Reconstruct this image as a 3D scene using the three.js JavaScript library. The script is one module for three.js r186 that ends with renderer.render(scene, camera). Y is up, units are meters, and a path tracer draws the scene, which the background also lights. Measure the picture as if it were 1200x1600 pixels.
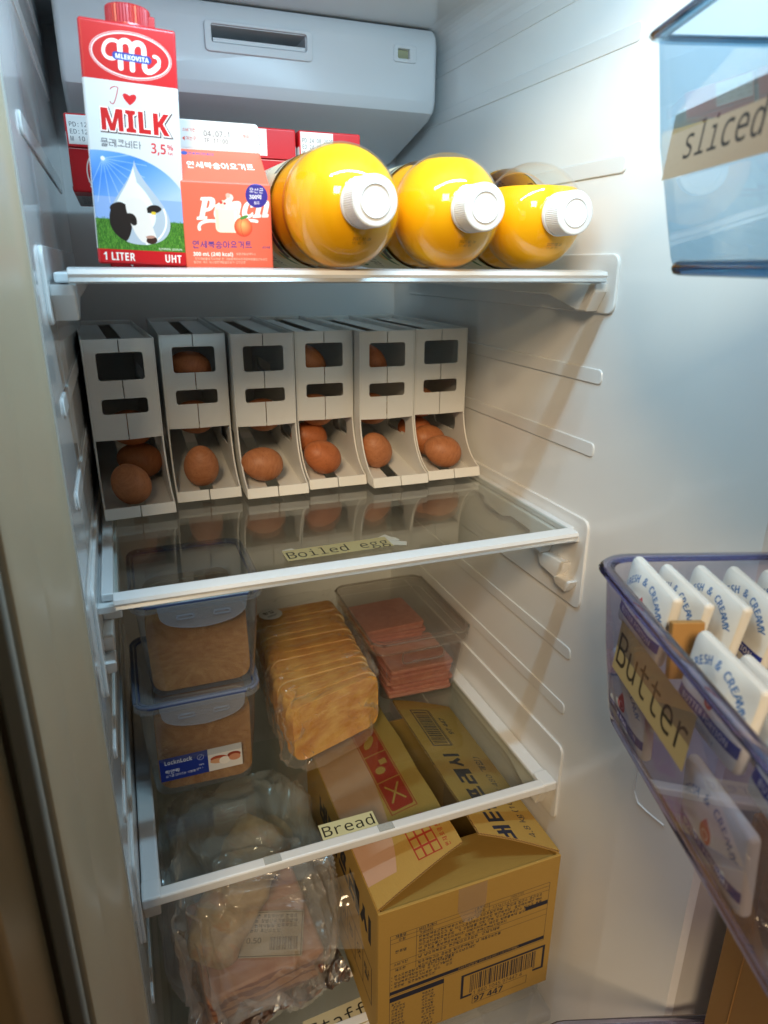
import * as THREE from 'three';
import { RoundedBoxGeometry } from 'three/addons/geometries/RoundedBoxGeometry.js';
import { RectAreaLightUniformsLib } from 'three/addons/lights/RectAreaLightUniformsLib.js';
import { ImprovedNoise } from 'three/addons/math/ImprovedNoise.js';
import { mergeGeometries, mergeVertices, toCreasedNormals } from 'three/addons/utils/BufferGeometryUtils.js';
import { Brush, Evaluator, SUBTRACTION } from 'three-bvh-csg';

// ---------------------------------------------------------------- camera, light, exposure
// metres; x = 0..0.5 along the shelves, y = 0 is the top shelf, z = 0 the shelf fronts, +z out of the refrigerator
const scene = new THREE.Scene();
const camera = new THREE.PerspectiveCamera(73.5, 0.75, 0.02, 20);
camera.rotation.order = 'YXZ';
camera.position.set(0.0302, 0.0046, 0.6066);
camera.rotation.set(-0.3454, -0.3644, 0.0078);
camera.focus = 0.78;
camera.userData.fStop = 6.5;
const renderer = new THREE.WebGLRenderer({ antialias: true });
renderer.toneMapping = THREE.LinearToneMapping;
renderer.toneMappingExposure = 1.12;
renderer.shadowMap.enabled = true;
scene.background = new THREE.Color().setRGB(0.022, 0.019, 0.016);   // the dim room behind the photographer
RectAreaLightUniformsLib.init();
const S2 = -0.2824, S3 = -0.645, S4 = -0.94;                         // lower shelves and the drawer cover
const XL = -0.02, XR = 0.515, ZB = -0.62, YC = 0.318;               // inside faces of the cabinet
const LED = { x: 0.25, y: YC - 0.012, z: 0.160, w: 0.36, d: 0.022, color: [0.48, 0.79, 1.0], power: 114 };
const ROOM = { x: -0.55, y: 0.98, z: 1.75, size: 0.5, color: [1.0, 0.74, 0.45], power: 44 };
{
  const l = new THREE.RectAreaLight(new THREE.Color().setRGB(...LED.color), LED.power, LED.w, LED.d);
  l.position.set(LED.x, LED.y - 0.004, LED.z); l.lookAt(LED.x, LED.y - 1, LED.z - 0.62); l.name = 'ceiling_led'; scene.add(l);
  const r = new THREE.RectAreaLight(new THREE.Color().setRGB(...ROOM.color), ROOM.power, ROOM.size, ROOM.size);
  r.position.set(ROOM.x, ROOM.y - 0.01, ROOM.z); r.lookAt(0.25, -0.3, 0); r.name = 'room_lamp'; scene.add(r);
}

// ---------------------------------------------------------------- helpers
const ORD = ['first', 'second', 'third', 'fourth', 'fifth', 'sixth', 'seventh', 'eighth', 'ninth', 'tenth', 'eleventh'];
let seed = 7;
const rnd = () => { seed = (seed * 1664525 + 1013904223) % 4294967296; return seed / 4294967296; };
const rr = (a, b) => a + (b - a) * rnd();
const noise = new ImprovedNoise();
const fbm = (x, y, z, o = 4) => { let s = 0, a = 1, f = 1; for (let i = 0; i < o; i++) { s += a * noise.noise(x * f, y * f, z * f); a *= 0.5; f *= 2.03; } return s; };
const used = {};
function numbered(n) { const k = used[n] = (used[n] ?? -1) + 1; return k ? n + '_' + String(k).padStart(3, '0') : n; }
function shade(o) { o.castShadow = o.receiveShadow = true; return o; }
function thing(name, label, category, pos = [0, 0, 0], group) {
  const g = new THREE.Group(); g.name = numbered(name); g.position.set(...pos);
  g.userData = { label, category }; if (group) g.userData.group = group; scene.add(g); return g;
}
function part(parent, name, geo, mat, pos, rot) {
  const m = shade(new THREE.Mesh(geo, mat)); m.name = name; if (pos) m.position.set(...pos); if (rot) m.rotation.set(...rot); parent.add(m); return m;
}
function tagMesh(name, geo, mat, label, category, pos, rot, group) {
  const m = part(scene, numbered(name), geo, mat, pos, rot); m.userData = { label, category }; if (group) m.userData.group = group; return m;
}
const lin = (r, g, b) => new THREE.Color().setRGB(r, g, b);
const std = (c, rough = 0.5, o = {}) => new THREE.MeshStandardMaterial({ color: c, roughness: rough, ...o });
const phys = (c, rough = 0.5, o = {}) => new THREE.MeshPhysicalMaterial({ color: c, roughness: rough, ...o });
const sheet = (c, rough, through, o = {}) => phys(c, rough, { transmission: through, thickness: 0, ior: 1.49, side: THREE.DoubleSide, ...o });
function canvasTex(w, h, draw) {
  const c = document.createElement('canvas'); c.width = w; c.height = h; const g = c.getContext('2d'); draw(g, w, h);
  const t = new THREE.CanvasTexture(c); t.colorSpace = THREE.SRGBColorSpace; t.anisotropy = 8; return t;
}
function dataTex(n, fn, srgb = false) {
  const d = new Uint8Array(n * n * 4);
  for (let y = 0; y < n; y++) for (let x = 0; x < n; x++) { const v = fn(x / n, y / n); const i = (y * n + x) * 4; for (let k = 0; k < 3; k++) d[i + k] = Math.max(0, Math.min(255, 255 * (Array.isArray(v) ? v[k] : v))); d[i + 3] = 255; }
  const t = new THREE.DataTexture(d, n, n); t.wrapS = t.wrapT = THREE.RepeatWrapping; t.magFilter = THREE.LinearFilter; t.minFilter = THREE.LinearFilter; t.needsUpdate = true; if (srgb) t.colorSpace = THREE.SRGBColorSpace; return t;
}
const rep = (t, x, y) => { const c = t.clone(); c.repeat.set(x, y); c.needsUpdate = true; return c; };
const tile = (x, y, f, z = 0, o = 4) => { // seamless noise
  const a = x * Math.PI * 2, b = y * Math.PI * 2, k = f / (Math.PI * 2);
  return fbm(Math.cos(a) * k + 3.1 * Math.cos(b) * k * 0.5 + z, Math.sin(a) * k + 7.7, Math.sin(b) * k + 2.1 * Math.cos(b) * k, o);
};
const creased = (g, a) => toCreasedNormals(g.clone().scale(1000, 1000, 1000), a).scale(0.001, 0.001, 0.001);   // the add-on hashes positions at 1 cm
const rbox = (w, h, d, r = 0.002, s = 2) => new RoundedBoxGeometry(w, h, d, s, Math.min(r, w / 2.01, h / 2.01, d / 2.01));
const merge = (...g) => mergeGeometries(g.map((x) => x.index ? x.toNonIndexed() : x));
const moved = (g, x, y, z) => g.translate(x, y, z);
function rrect(w, h, r, x = -w / 2, y = -h / 2, S = THREE.Shape) {
  const s = new S(); s.moveTo(x + r, y); s.lineTo(x + w - r, y); s.quadraticCurveTo(x + w, y, x + w, y + r); s.lineTo(x + w, y + h - r); s.quadraticCurveTo(x + w, y + h, x + w - r, y + h);
  s.lineTo(x + r, y + h); s.quadraticCurveTo(x, y + h, x, y + h - r); s.lineTo(x, y + r); s.quadraticCurveTo(x, y, x + r, y); return s;
}
const extrude = (shape, depth, bevel = 0, seg = 2, curve = 8) => new THREE.ExtrudeGeometry(shape, { depth: depth - 2 * bevel, bevelEnabled: bevel > 0, bevelThickness: bevel, bevelSize: bevel, bevelOffset: -bevel, bevelSegments: seg, curveSegments: curve }).translate(0, 0, bevel);
function poly(pts) { const s = new THREE.Shape(); pts.forEach(([x, y], i) => i ? s.lineTo(x, y) : s.moveTo(x, y)); return s; }
// walls through a list of rounded-rectangle rings {y, w, d, r}; caps: 'bottom', 'top'
function rings(levels, caps = ['bottom'], n = 6, crease = 0.7) {
  const pos = [], idx = [], per = 4 * (n + 1);
  for (const L of levels) for (let c = 0; c < 4; c++) for (let k = 0; k <= n; k++) {
    const a = (c + k / n) * Math.PI / 2, sx = c === 0 || c === 3 ? 1 : -1, sz = c < 2 ? 1 : -1;
    pos.push((L.x ?? 0) + sx * (L.w / 2 - L.r) + L.r * Math.cos(a), L.y, (L.z ?? 0) + sz * (L.d / 2 - L.r) + L.r * Math.sin(a));
  }
  for (let l = 0; l + 1 < levels.length; l++) for (let k = 0; k < per; k++) { const a = l * per + k, b = l * per + (k + 1) % per; idx.push(a, a + per, b, b, a + per, b + per); }
  for (const cap of caps) { const l = cap === 'top' ? levels.length - 1 : 0, c = pos.length / 3, L = levels[l]; pos.push(L.x ?? 0, L.y, L.z ?? 0); for (let k = 0; k < per; k++) { const a = l * per + k, b = l * per + (k + 1) % per; cap === 'top' ? idx.push(c, b, a) : idx.push(c, a, b); } }
  const g = new THREE.BufferGeometry(); g.setAttribute('position', new THREE.Float32BufferAttribute(pos, 3)); g.setIndex(idx); g.computeVertexNormals();
  const q = creased(g, crease), p = q.attributes.position, uv = []; for (let i = 0; i < p.count; i++) uv.push(p.getX(i) + p.getZ(i), p.getY(i)); q.setAttribute('uv', new THREE.Float32BufferAttribute(uv, 2)); return q;
}
function displace(g, fn) {
  const p = g.attributes.position, v = new THREE.Vector3(); for (let i = 0; i < p.count; i++) { v.fromBufferAttribute(p, i); fn(v); p.setXYZ(i, v.x, v.y, v.z); } g.computeVertexNormals(); return g;
}
const tubeOf = (pts, r, seg = 40, rs = 8, closed = false) => new THREE.TubeGeometry(new THREE.CatmullRomCurve3(pts.map((p) => new THREE.Vector3(...p)), closed, 'catmullrom', 0.1), seg, r, rs, closed);
// Korean letters drawn as pen strokes
const J = {
  g: [[[0, 0], [1, 0], [0.95, 0.5], [0.8, 1]]], n: [[[0, 0], [0, 1], [1, 1]]], d: [[[1, 0], [0, 0], [0, 1], [1, 1]]], r: [[[0, 0], [1, 0], [1, 0.5], [0, 0.5], [0, 1], [1, 1]]],
  m: [[[0, 0], [1, 0], [1, 1], [0, 1], [0, 0]]], b: [[[0, 0], [0, 1], [1, 1], [1, 0]], [[0, 0.5], [1, 0.5]]], s: [[[0.5, 0], [0.5, 0.35], [0, 1]], [[0.5, 0.35], [1, 1]]], o: 'c',
  j: [[[0, 0], [1, 0]], [[0.5, 0], [0.5, 0.35], [0, 1]], [[0.5, 0.35], [1, 1]]], c: [[[0.3, 0], [0.7, 0]], [[0, 0.28], [1, 0.28]], [[0.5, 0.28], [0.5, 0.5], [0, 1]], [[0.5, 0.5], [1, 1]]],
  k: [[[0, 0], [1, 0], [0.95, 0.5], [0.8, 1]], [[0, 0.48], [0.95, 0.45]]], t: [[[1, 0], [0, 0], [0, 1], [1, 1]], [[0, 0.5], [1, 0.5]]], p: [[[0, 0], [1, 0]], [[0.28, 0], [0.28, 1]], [[0.72, 0], [0.72, 1]], [[0, 1], [1, 1]]], h: 'h',
};
const CHO = ['g', 'gg', 'n', 'd', 'dd', 'r', 'm', 'b', 'bb', 's', 'ss', 'o', 'j', 'jj', 'c', 'k', 't', 'p', 'h'];
const JONG = ['', 'g', 'gg', 'gs', 'n', 'nj', 'nh', 'd', 'r', 'rg', 'rm', 'rb', 'rs', 'rt', 'rp', 'rh', 'm', 'b', 'bs', 's', 'ss', 'o', 'j', 'c', 'k', 't', 'p', 'h'];
const JUNG = ['a', 'ai', 'ya', 'yai', 'e', 'ei', 'ye', 'yei', 'O', 'Oa', 'Oai', 'Oi', 'yO', 'U', 'Ue', 'Uei', 'Ui', 'yU', 'X', 'Xi', 'i'];
function jamo(g, k, x, y, w, h) {
  if (k.length > 1) { jamo(g, k[0], x, y, w * 0.44, h); jamo(g, k[1], x + w * 0.56, y, w * 0.44, h); return; }
  const s = J[k];
  if (s === 'c') { g.beginPath(); g.ellipse(x + w / 2, y + h / 2, w / 2, h / 2, 0, 0, 7); g.stroke(); return; }
  if (s === 'h') { g.beginPath(); g.moveTo(x + w * 0.3, y); g.lineTo(x + w * 0.7, y); g.moveTo(x, y + h * 0.27); g.lineTo(x + w, y + h * 0.27); g.stroke(); g.beginPath(); g.ellipse(x + w / 2, y + h * 0.72, w * 0.36, h * 0.28, 0, 0, 7); g.stroke(); return; }
  for (const l of s) { g.beginPath(); l.forEach(([a, b], i) => i ? g.lineTo(x + a * w, y + b * h) : g.moveTo(x + a * w, y + b * h)); g.stroke(); }
}
function syllable(g, code, x, y, s) {
  const c = CHO[Math.floor(code / 588)], v = JUNG[Math.floor(code % 588 / 28)], f = JONG[code % 28], H = f ? 0.52 : 0.9;
  const L = (a, b, cc, d) => { g.beginPath(); g.moveTo(x + a * s, y + b * s); g.lineTo(x + cc * s, y + d * s); g.stroke(); };
  const hor = /[OUX]/.test(v), rest = v.replace(/y?[OUX]/, ''), y2 = v.includes('y'), vx = 0.74;
  if (hor) {
    const w = rest ? 0.5 : 0.6, top = rest ? 0.1 : 0.2, hy = f ? 0.46 : 0.78, ch = f ? 0.26 : 0.42; jamo(g, c, x + top * s, y + 0.06 * s, w * s, ch * s);
    L(0.04, hy, rest ? 0.66 : 0.96, hy); const m = rest ? 0.34 : 0.5, k = y2 ? [m - 0.14, m + 0.14] : [m];
    if (v.includes('O')) for (const q of k) L(q, hy, q, hy - (f ? 0.1 : 0.18)); if (v.includes('U')) for (const q of k) L(q, hy, q, hy + (f ? 0.1 : 0.18));
  } else jamo(g, c, x + 0.08 * s, y + 0.1 * s, 0.46 * s, (f ? 0.4 : 0.72) * s);
  if (!hor || rest) {
    const b = hor ? rest : v.replace('y', ''), base = b[0], tail = b.includes('i') && b !== 'i', bx = hor ? 0.82 : vx + (tail ? -0.02 : 0.06), mid = H * 0.5 + 0.02, yy = !hor && y2 ? [mid - 0.1, mid + 0.1] : [mid];
    L(bx, 0.02, bx, H + 0.06); if (base === 'a') for (const q of yy) L(bx, q, bx + (tail ? 0.14 : 0.18), q); if (base === 'e') for (const q of yy) L(bx - 0.18, q, bx, q); if (tail) L(bx + 0.16, 0.02, bx + 0.16, H + 0.06);
  }
  if (f) jamo(g, f, x + 0.18 * s, y + 0.68 * s, 0.62 * s, 0.28 * s);
}
function write(g, text, x, y, s, weight = 0.1, adv = 0.98) { // x, y = top left; spaces and Latin letters use the font
  g.save(); g.lineWidth = s * weight; g.lineCap = 'butt'; g.lineJoin = 'miter'; g.strokeStyle = g.fillStyle;
  for (const ch of text) { const k = ch.charCodeAt(0) - 0xac00; if (k >= 0 && k < 11172) { syllable(g, k, x, y, s * 0.92); x += s * adv; } else { g.font = (weight > 0.12 ? 'bold ' : '') + s + 'px sans-serif'; g.fillText(ch, x, y + s * 0.85); x += g.measureText(ch).width; } }
  g.restore(); return x;
}
const pool = '원재료명혼합액젓정제수설탕복숭아과즙농축액유산균탈지분유보관방법냉장소비기한까지가공유지식물성유지우유제품포장재질';
function smallPrint(g, x, y, w, rows, s, weight = 0.11) { for (let r = 0; r < rows; r++) { let X = x; const end = x + w * (r === rows - 1 ? 0.7 : 1); while (X < end - s) { if (rnd() < 0.16) X += s * 0.5; else X = write(g, pool[Math.floor(rnd() * pool.length)], X, y + r * s * 1.25, s, weight); } } }

// ---------------------------------------------------------------- materials
const grainT = dataTex(256, (x, y) => 0.5 + 0.28 * tile(x, y, 40, 1, 3));
const linerBump = rep(grainT, 6, 6);
const blotchT = dataTex(256, (x, y) => 0.55 + 0.45 * tile(x, y, 9, 5, 5));
const softT = dataTex(256, (x, y) => 0.88 + 0.10 * tile(x, y, 7, 15, 4));
const M = {
  liner: phys(lin(0.82, 0.82, 0.815), 0.37, { roughnessMap: rep(softT, 1.3, 1.3), clearcoat: 0.6, clearcoatRoughness: 0.09, bumpMap: linerBump, bumpScale: 0.00003 }),
  linerGloss: phys(lin(0.82, 0.82, 0.815), 0.26, { clearcoat: 0.75, clearcoatRoughness: 0.03 }),
  duct: phys(lin(0.80, 0.80, 0.82), 0.33, { clearcoat: 0.3, clearcoatRoughness: 0.2 }),
  trim: phys(lin(0.78, 0.80, 0.82), 0.3, { clearcoat: 0.5, clearcoatRoughness: 0.15 }),
  silver: std(lin(0.55, 0.58, 0.60), 0.32, { metalness: 0.6 }),
  white: phys(lin(0.80, 0.80, 0.79), 0.38),
  rack: phys(lin(0.80, 0.80, 0.775), 0.42, { bumpMap: rep(grainT, 3, 3), bumpScale: 0.00002 }),
  glass: sheet(lin(0.90, 0.93, 0.92), 0.10, 1, { ior: 1.52, roughnessMap: rep(blotchT, 1.6, 1.6) }),
  frame: phys(lin(0.52, 0.43, 0.30), 0.45, { clearcoat: 0.25, clearcoatRoughness: 0.25 }),  // grey-beige paint, with the brown of the warm room light put into the colour
  gasket: std(lin(0.33, 0.32, 0.28), 0.7),
  steel: std(lin(0.30, 0.22, 0.12), 0.38, { metalness: 0.85 }),
  tinted: sheet(lin(0.74, 0.73, 0.84), 0.03, 0.97),
  tintedRim: phys(0xffffff, 0.05, { transmission: 1, thickness: 0.006, ior: 1.49, attenuationColor: lin(0.50, 0.48, 0.68), attenuationDistance: 0.007 }),
  bluish: sheet(lin(0.62, 0.76, 0.86), 0.03, 0.94),
  bluishRim: phys(0xffffff, 0.05, { transmission: 1, thickness: 0.006, ior: 1.49, attenuationColor: lin(0.28, 0.50, 0.64), attenuationDistance: 0.006 }),
};

// ================================================================= the refrigerator cabinet
const fridge = thing('refrigerator', 'white plastic lined refrigerator compartment with ribbed side walls and ceiling light', 'refrigerator');
const YB = -1.35, YT = 0.42;
const plan = (pts) => { const g = extrude(poly(pts.map(([x, z]) => [x, -z])), YT - YB); g.rotateX(-Math.PI / 2); g.translate(0, YB, 0); return creased(g, 0.5); };
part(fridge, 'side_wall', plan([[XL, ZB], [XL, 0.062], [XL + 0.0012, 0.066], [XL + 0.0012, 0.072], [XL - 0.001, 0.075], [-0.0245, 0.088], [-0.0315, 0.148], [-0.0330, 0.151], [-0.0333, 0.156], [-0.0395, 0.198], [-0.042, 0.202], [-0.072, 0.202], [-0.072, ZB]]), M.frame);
part(fridge, 'side_wall', plan([[XR, ZB], [XR, 0.112], [XR + 0.001, 0.118], [0.530, 0.212], [0.536, 0.217], [0.60, 0.217], [0.60, ZB]].reverse()), M.liner);
part(fridge, 'wall_lining', moved(new THREE.BoxGeometry(0.002, 1.66, 0.68), XL + 0.001, -0.52, ZB + 0.34), M.linerGloss);
part(fridge, 'back_wall', moved(new THREE.BoxGeometry(0.66, YT - YB, 0.04), 0.25, (YT + YB) / 2, ZB - 0.02), M.liner);
part(fridge, 'ceiling', moved(new THREE.BoxGeometry(0.66, 0.05, 0.80), 0.25, YC + 0.025, ZB + 0.40), M.liner);
part(fridge, 'floor', moved(new THREE.BoxGeometry(0.66, 0.05, 0.80), 0.25, YB + 0.03, ZB + 0.40), M.liner);
{ // rounded fillets where walls meet ceiling and back
  const fil = (r) => { const s = new THREE.Shape(); s.moveTo(0, 0); s.lineTo(r, 0); s.quadraticCurveTo(0, 0, 0, r); s.lineTo(0, 0); return extrude(s, 1, 0, 1, 10); };
  const a = fil(0.035); a.scale(1, 1, 0.8); a.rotateZ(Math.PI); a.translate(XR + 0.0005, YC + 0.0005, ZB);
  const b = fil(0.03); b.scale(1, 1, 1.6); b.rotateX(-Math.PI / 2); b.rotateY(-Math.PI / 2); b.translate(XR + 0.0005, -1.28, ZB - 0.0005);
  part(fridge, 'corner_fillet', a, M.liner); 
}
// shelf rails and support plates moulded into the side walls
const ribY = [0.272, 0.2105, 0.100, -0.108, -0.189, -0.452, -0.533, -0.80];
for (const y of ribY) for (const s of [1, -1]) {
  const g = extrude(rrect(0.50, 0.0165, 0.007), y > 0.2 ? 0.0014 : 0.0022, y > 0.2 ? 0.0007 : 0.0014, 4, 6); g.rotateY(s > 0 ? -Math.PI / 2 : Math.PI / 2);
  part(fridge, 'rib', g, M.liner, [s > 0 ? XR + 0.0005 : XL + 0.0016, y, -0.256]);
}
for (const [y0, y1] of [[-0.042, 0.0175], [-0.385, -0.271], [-0.705, -0.587]]) for (const s of [1, -1]) {
  const g = extrude(rrect(0.55, y1 - y0, 0.012), 0.0036, 0.0014, 3, 8); g.rotateY(s > 0 ? -Math.PI / 2 : Math.PI / 2);
  part(fridge, 'support_plate', g, M.liner, [s > 0 ? XR + 0.0005 : XL + 0.0016, (y0 + y1) / 2, -0.273]);
}
function bracket(y, s, drop, kind) { // ledge that carries a shelf, with a gusset under its front
  const w = s > 0 ? 0.0155 : 0.0185;
  const sh = kind ? poly([[0, 0], [0, -0.006], [-0.012, -0.012], [-0.045, -0.018], [-0.055, -drop], [-0.075, -drop * 0.98], [-0.082, -0.02], [-0.13, -0.017], [-0.15, -0.024], [-0.2, -0.022], [-0.205, -0.012], [-0.5, -0.010], [-0.5, 0]])
    : poly([[0, 0], [0, -0.008], [-0.012, -drop], [-0.03, -drop], [-0.085, -0.014], [-0.5, -0.010], [-0.5, 0]]);
  part(fridge, 'shelf_bracket', extrude(sh, w, 0.0015, 2).rotateY(-Math.PI / 2), M.liner, [s > 0 ? XR - 0.003 : XL + 0.0235, y, -0.011]);
}
for (const [y, d, k] of [[-0.0115, 0.028, 0], [S2 - 0.0115, 0.040, 1], [S3 - 0.0125, 0.034, 0]]) for (const s of [1, -1]) bracket(y, s, d, k);
for (const s of [1, -1]) for (const [z, y, k] of [[-0.022, -0.331, 1], [-0.006, -0.350, 0.62]]) { // spare hooks lower on the middle support plates
  const g = extrude(poly([[0, 0], [-0.002, -0.010 * k], [-0.016 * k, -0.026 * k], [-0.050 * k, -0.022 * k], [-0.056 * k, -0.006 * k], [-0.030 * k, -0.001]]), 0.012, 0.0022, 3).rotateY(-Math.PI / 2);
  part(fridge, 'hook', creased(g, 0.7), M.liner, [s > 0 ? XR - 0.002 : XL + 0.0145, y, z]);
}
// moulded pocket edge on the outer part of the right wall
part(fridge, 'pocket_edge', tubeOf([[0.5167, -0.48, 0.1265], [0.5168, -0.548, 0.1270], [0.5180, -0.5615, 0.1345], [0.5205, -0.5635, 0.150], [0.5235, -0.5635, 0.170]], 0.0013, 30, 6), M.liner);
// air duct housing across the top of the back wall
{
  const prof = poly([[0, YC - 0.003], [0.186, YC - 0.003], [0.193, YC - 0.010], [0.196, 0.295], [0.196, 0.226], [0.190, 0.212], [0.172, 0.203], [0.03, 0.168], [0, 0.164]]);
  const g = extrude(prof, 0.497, 0.008, 4, 6); g.rotateY(-Math.PI / 2); g.translate(0.4995, 0, ZB); // profile x -> +z
  const zf = ZB + 0.196, ev = new Evaluator(); ev.useGroups = false;
  const cut = (from, w, h, x, y, d) => { const b = new Brush(new THREE.BoxGeometry(w, h, 2 * d)); b.position.set(x, y, zf); b.updateMatrixWorld(); return ev.evaluate(from, b, SUBTRACTION); };
  const solid = new Brush(mergeVertices(g)); solid.updateMatrixWorld();
  const holed = cut(cut(solid, 0.122, 0.0185, 0.246, 0.2785, 0.13), 0.0175, 0.0115, 0.447, 0.281, 0.006);
  holed.geometry.clearGroups();
  const duct = part(fridge, 'duct_housing', creased(holed.geometry, 0.6), M.duct);
  const slot = extrude((() => { const s = rrect(0.140, 0.034, 0.006); s.holes.push(rrect(0.124, 0.020, 0.004, -0.062, -0.007, THREE.Path)); return s; })(), 0.005, 0.001, 2);
  part(duct, 'vent_frame', slot, M.duct, [0.246, 0.2755, zf - 0.0005]);

  part(duct, 'vent_louver', rbox(0.120, 0.005, 0.003, 0.001), M.duct, [0.246, 0.2715, zf + 0.0012]);
  const sens = extrude((() => { const s = rrect(0.034, 0.021, 0.004); s.holes.push(rrect(0.018, 0.012, 0.002, -0.011, -0.006, THREE.Path)); return s; })(), 0.003, 0.0008, 2);
  part(duct, 'sensor_frame', sens, M.duct, [0.449, 0.281, zf - 0.0005]);
  part(duct, 'sensor_window', rbox(0.0168, 0.0108, 0.001, 0.0004), std(lin(0.42, 0.40, 0.24), 0.3), [0.447, 0.281, zf - 0.004]);
}
// ceiling light: a long diffuser in a white frame
{
  part(fridge, 'light_frame', rbox(LED.w + 0.03, 0.012, LED.d + 0.024, 0.004), M.white, [LED.x, YC - 0.003, LED.z]);
  part(fridge, 'led_light', rbox(LED.w, 0.004, LED.d, 0.0015), std(lin(0.9, 0.95, 1), 0.5, { emissive: lin(0.48, 0.79, 1.0), emissiveIntensity: 2.5 }), [LED.x, LED.y + 0.001, LED.z]);
}
// warm lamp of the room, behind the photographer
{
  const g = thing('ceiling_lamp', 'square warm ceiling lamp hanging in the room before the refrigerator', 'lamp', [ROOM.x, ROOM.y, ROOM.z]);
  g.lookAt(0.25, -0.3, 0); const d = part(g, 'lamp_diffuser', rbox(ROOM.size, ROOM.size, 0.01, 0.004), std(lin(1, 0.9, 0.75), 0.5, { emissive: lin(1, 0.75, 0.45), emissiveIntensity: 2 }), [0, 0, -0.012]);
  part(g, 'lamp_housing', rbox(ROOM.size + 0.03, ROOM.size + 0.03, 0.05, 0.01), M.white, [0, 0, -0.045]);
}
// the neighbouring door and its gasket left of the opening
{
  const g = thing('freezer_door', 'dark bronze metal edge of the closed freezer door beside the opening', 'door', [-0.0575, 0, 0.2]);
  part(g, 'door_edge', rbox(0.30, 1.75, 0.085, 0.006, 3), M.steel, [-0.152, -0.47, 0.054]);
  part(g, 'gasket', rbox(0.012, 1.72, 0.010, 0.003, 2), M.gasket, [0.006, -0.47, 0.0085]);
}

// ================================================================= shelves
const labelTape = (text, w, h, mono, back, o = {}) => canvasTex(1024, Math.round(1024 * h / w), (g, W, H) => {
  g.fillStyle = back; g.fillRect(0, 0, W, H); g.fillStyle = 'rgba(110,95,60,0.06)'; for (let i = 0; i < 500; i++) g.fillRect(rnd() * W, rnd() * H, rnd() * 26, 1 + rnd() * 2);
  g.fillStyle = o.ink ?? '#16140f'; g.font = (o.bold ? 'bold ' : '') + Math.round(H * (o.size ?? 0.78)) + 'px ' + (mono ? 'monospace' : 'sans-serif'); g.textBaseline = 'middle'; g.textAlign = o.left ? 'left' : 'center'; g.fillText(text, o.left ? W * o.left : W / 2, H * 0.52, W * 0.98);
});
function glassShelf(name, label, y, kind) {
  const s = thing(name, label, 'shelf', [0.25, y, 0]);
  if (kind === 3) {
    part(s, 'glass_pane', new THREE.BoxGeometry(0.478, 0.004, 0.40), M.glass, [0, -0.0022, -0.212]);
    part(s, 'front_rail', rbox(0.497, 0.013, 0.015, 0.003, 3), M.trim, [0, -0.0035, -0.0075]);
    for (const x of [-0.2535, 0.2515]) { part(s, 'side_rail', rbox(0.020, 0.010, 0.42, 0.003, 3), M.trim, [x, -0.004, -0.2165]); part(s, 'corner_cap', rbox(0.021, 0.0145, 0.028, 0.003, 3), M.trim, [x, -0.0032, -0.014]); }
  } else {
    part(s, 'glass_pane', new THREE.BoxGeometry(0.497, 0.004, 0.575), M.glass, [0, -0.0022, -0.294]);
    const prof = poly([[0, -0.0105], [0.0035, -0.0035], [0.0022, 0], [-0.008, 0.0016], [-0.0125, 0.0016], [-0.0125, 0.0004], [-0.004, 0.0004], [-0.004, -0.0048], [-0.0135, -0.0048], [-0.0135, -0.0105]]);
    const g = extrude(prof, 0.5, 0.0005, 1); g.rotateY(-Math.PI / 2); g.translate(0.25, 0, 0);
    part(s, 'front_trim', creased(g, 0.4), M.trim);
    part(s, 'metal_strip', rbox(0.4985, 0.0042, 0.0016, 0.0006), M.silver, [0, -0.0078, 0.0022], [-0.46, 0, 0]);
    for (const x of [-0.2555, 0.2555]) part(s, 'side_rail', rbox(0.0115, 0.008, 0.56, 0.002, 2), M.trim, [x, -0.0062, -0.30]);
  }
  return s;
}
const sh1 = glassShelf('glass_shelf', 'glass shelf with pale trim holding milk, yogurt and juice bottles', 0, 1);
const sh2 = glassShelf('glass_shelf', 'glass shelf holding the white egg racks, with a torn tape label', S2, 2);
const sh3 = glassShelf('glass_shelf', 'glass shelf in a thick white frame under the bread boxes and loaf', S3, 3);
const flat = [-Math.PI / 2, 0, 0];
const tapeMat = (t, rough = 0.45) => phys(0xffffff, rough, { map: t, clearcoat: 0.3, clearcoatRoughness: 0.25 });
part(sh2, 'label_sticker', new THREE.PlaneGeometry(0.117, 0.0275), tapeMat(labelTape('Boiled egg', 0.117, 0.0275, true, '#a09266', { size: 0.86 })), [-0.024, 0.0019, -0.0425], flat).rotation.z = 0.02;
for (const [x, z, w, d, a] of [[0.036, -0.052, 0.016, 0.022, 0.5], [0.043, -0.037, 0.018, 0.012, -0.4], [-0.074, -0.053, 0.012, 0.014, 0.3]])
  part(sh2, 'tape_remnant', displace(new THREE.PlaneGeometry(w, d, 12, 3), (v) => { v.z = 0.0008 + 0.0006 * fbm(v.x * 220 + x, v.y * 200, 1.2, 2); v.y += 0.0014 * noise.noise(v.x * 300, x * 90, 3); }), sheet(lin(0.75, 0.72, 0.62), 0.35, 0.55), [x, 0.0003, z], [-Math.PI / 2, 0, a]);
part(sh3, 'label_sticker', new THREE.PlaneGeometry(0.071, 0.0248), tapeMat(labelTape('Bread', 0.071, 0.0248, true, '#cfcb9f', { size: 0.92 })), [-0.0215, 0.0010, -0.0275], flat);
for (const x of [0.02, -0.12]) part(sh3, 'tape_remnant', rbox(0.02, 0.0003, 0.012, 0.0001), sheet(lin(0.86, 0.87, 0.86), 0.2, 0.8), [x, 0.0034, -0.0075]);
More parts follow.
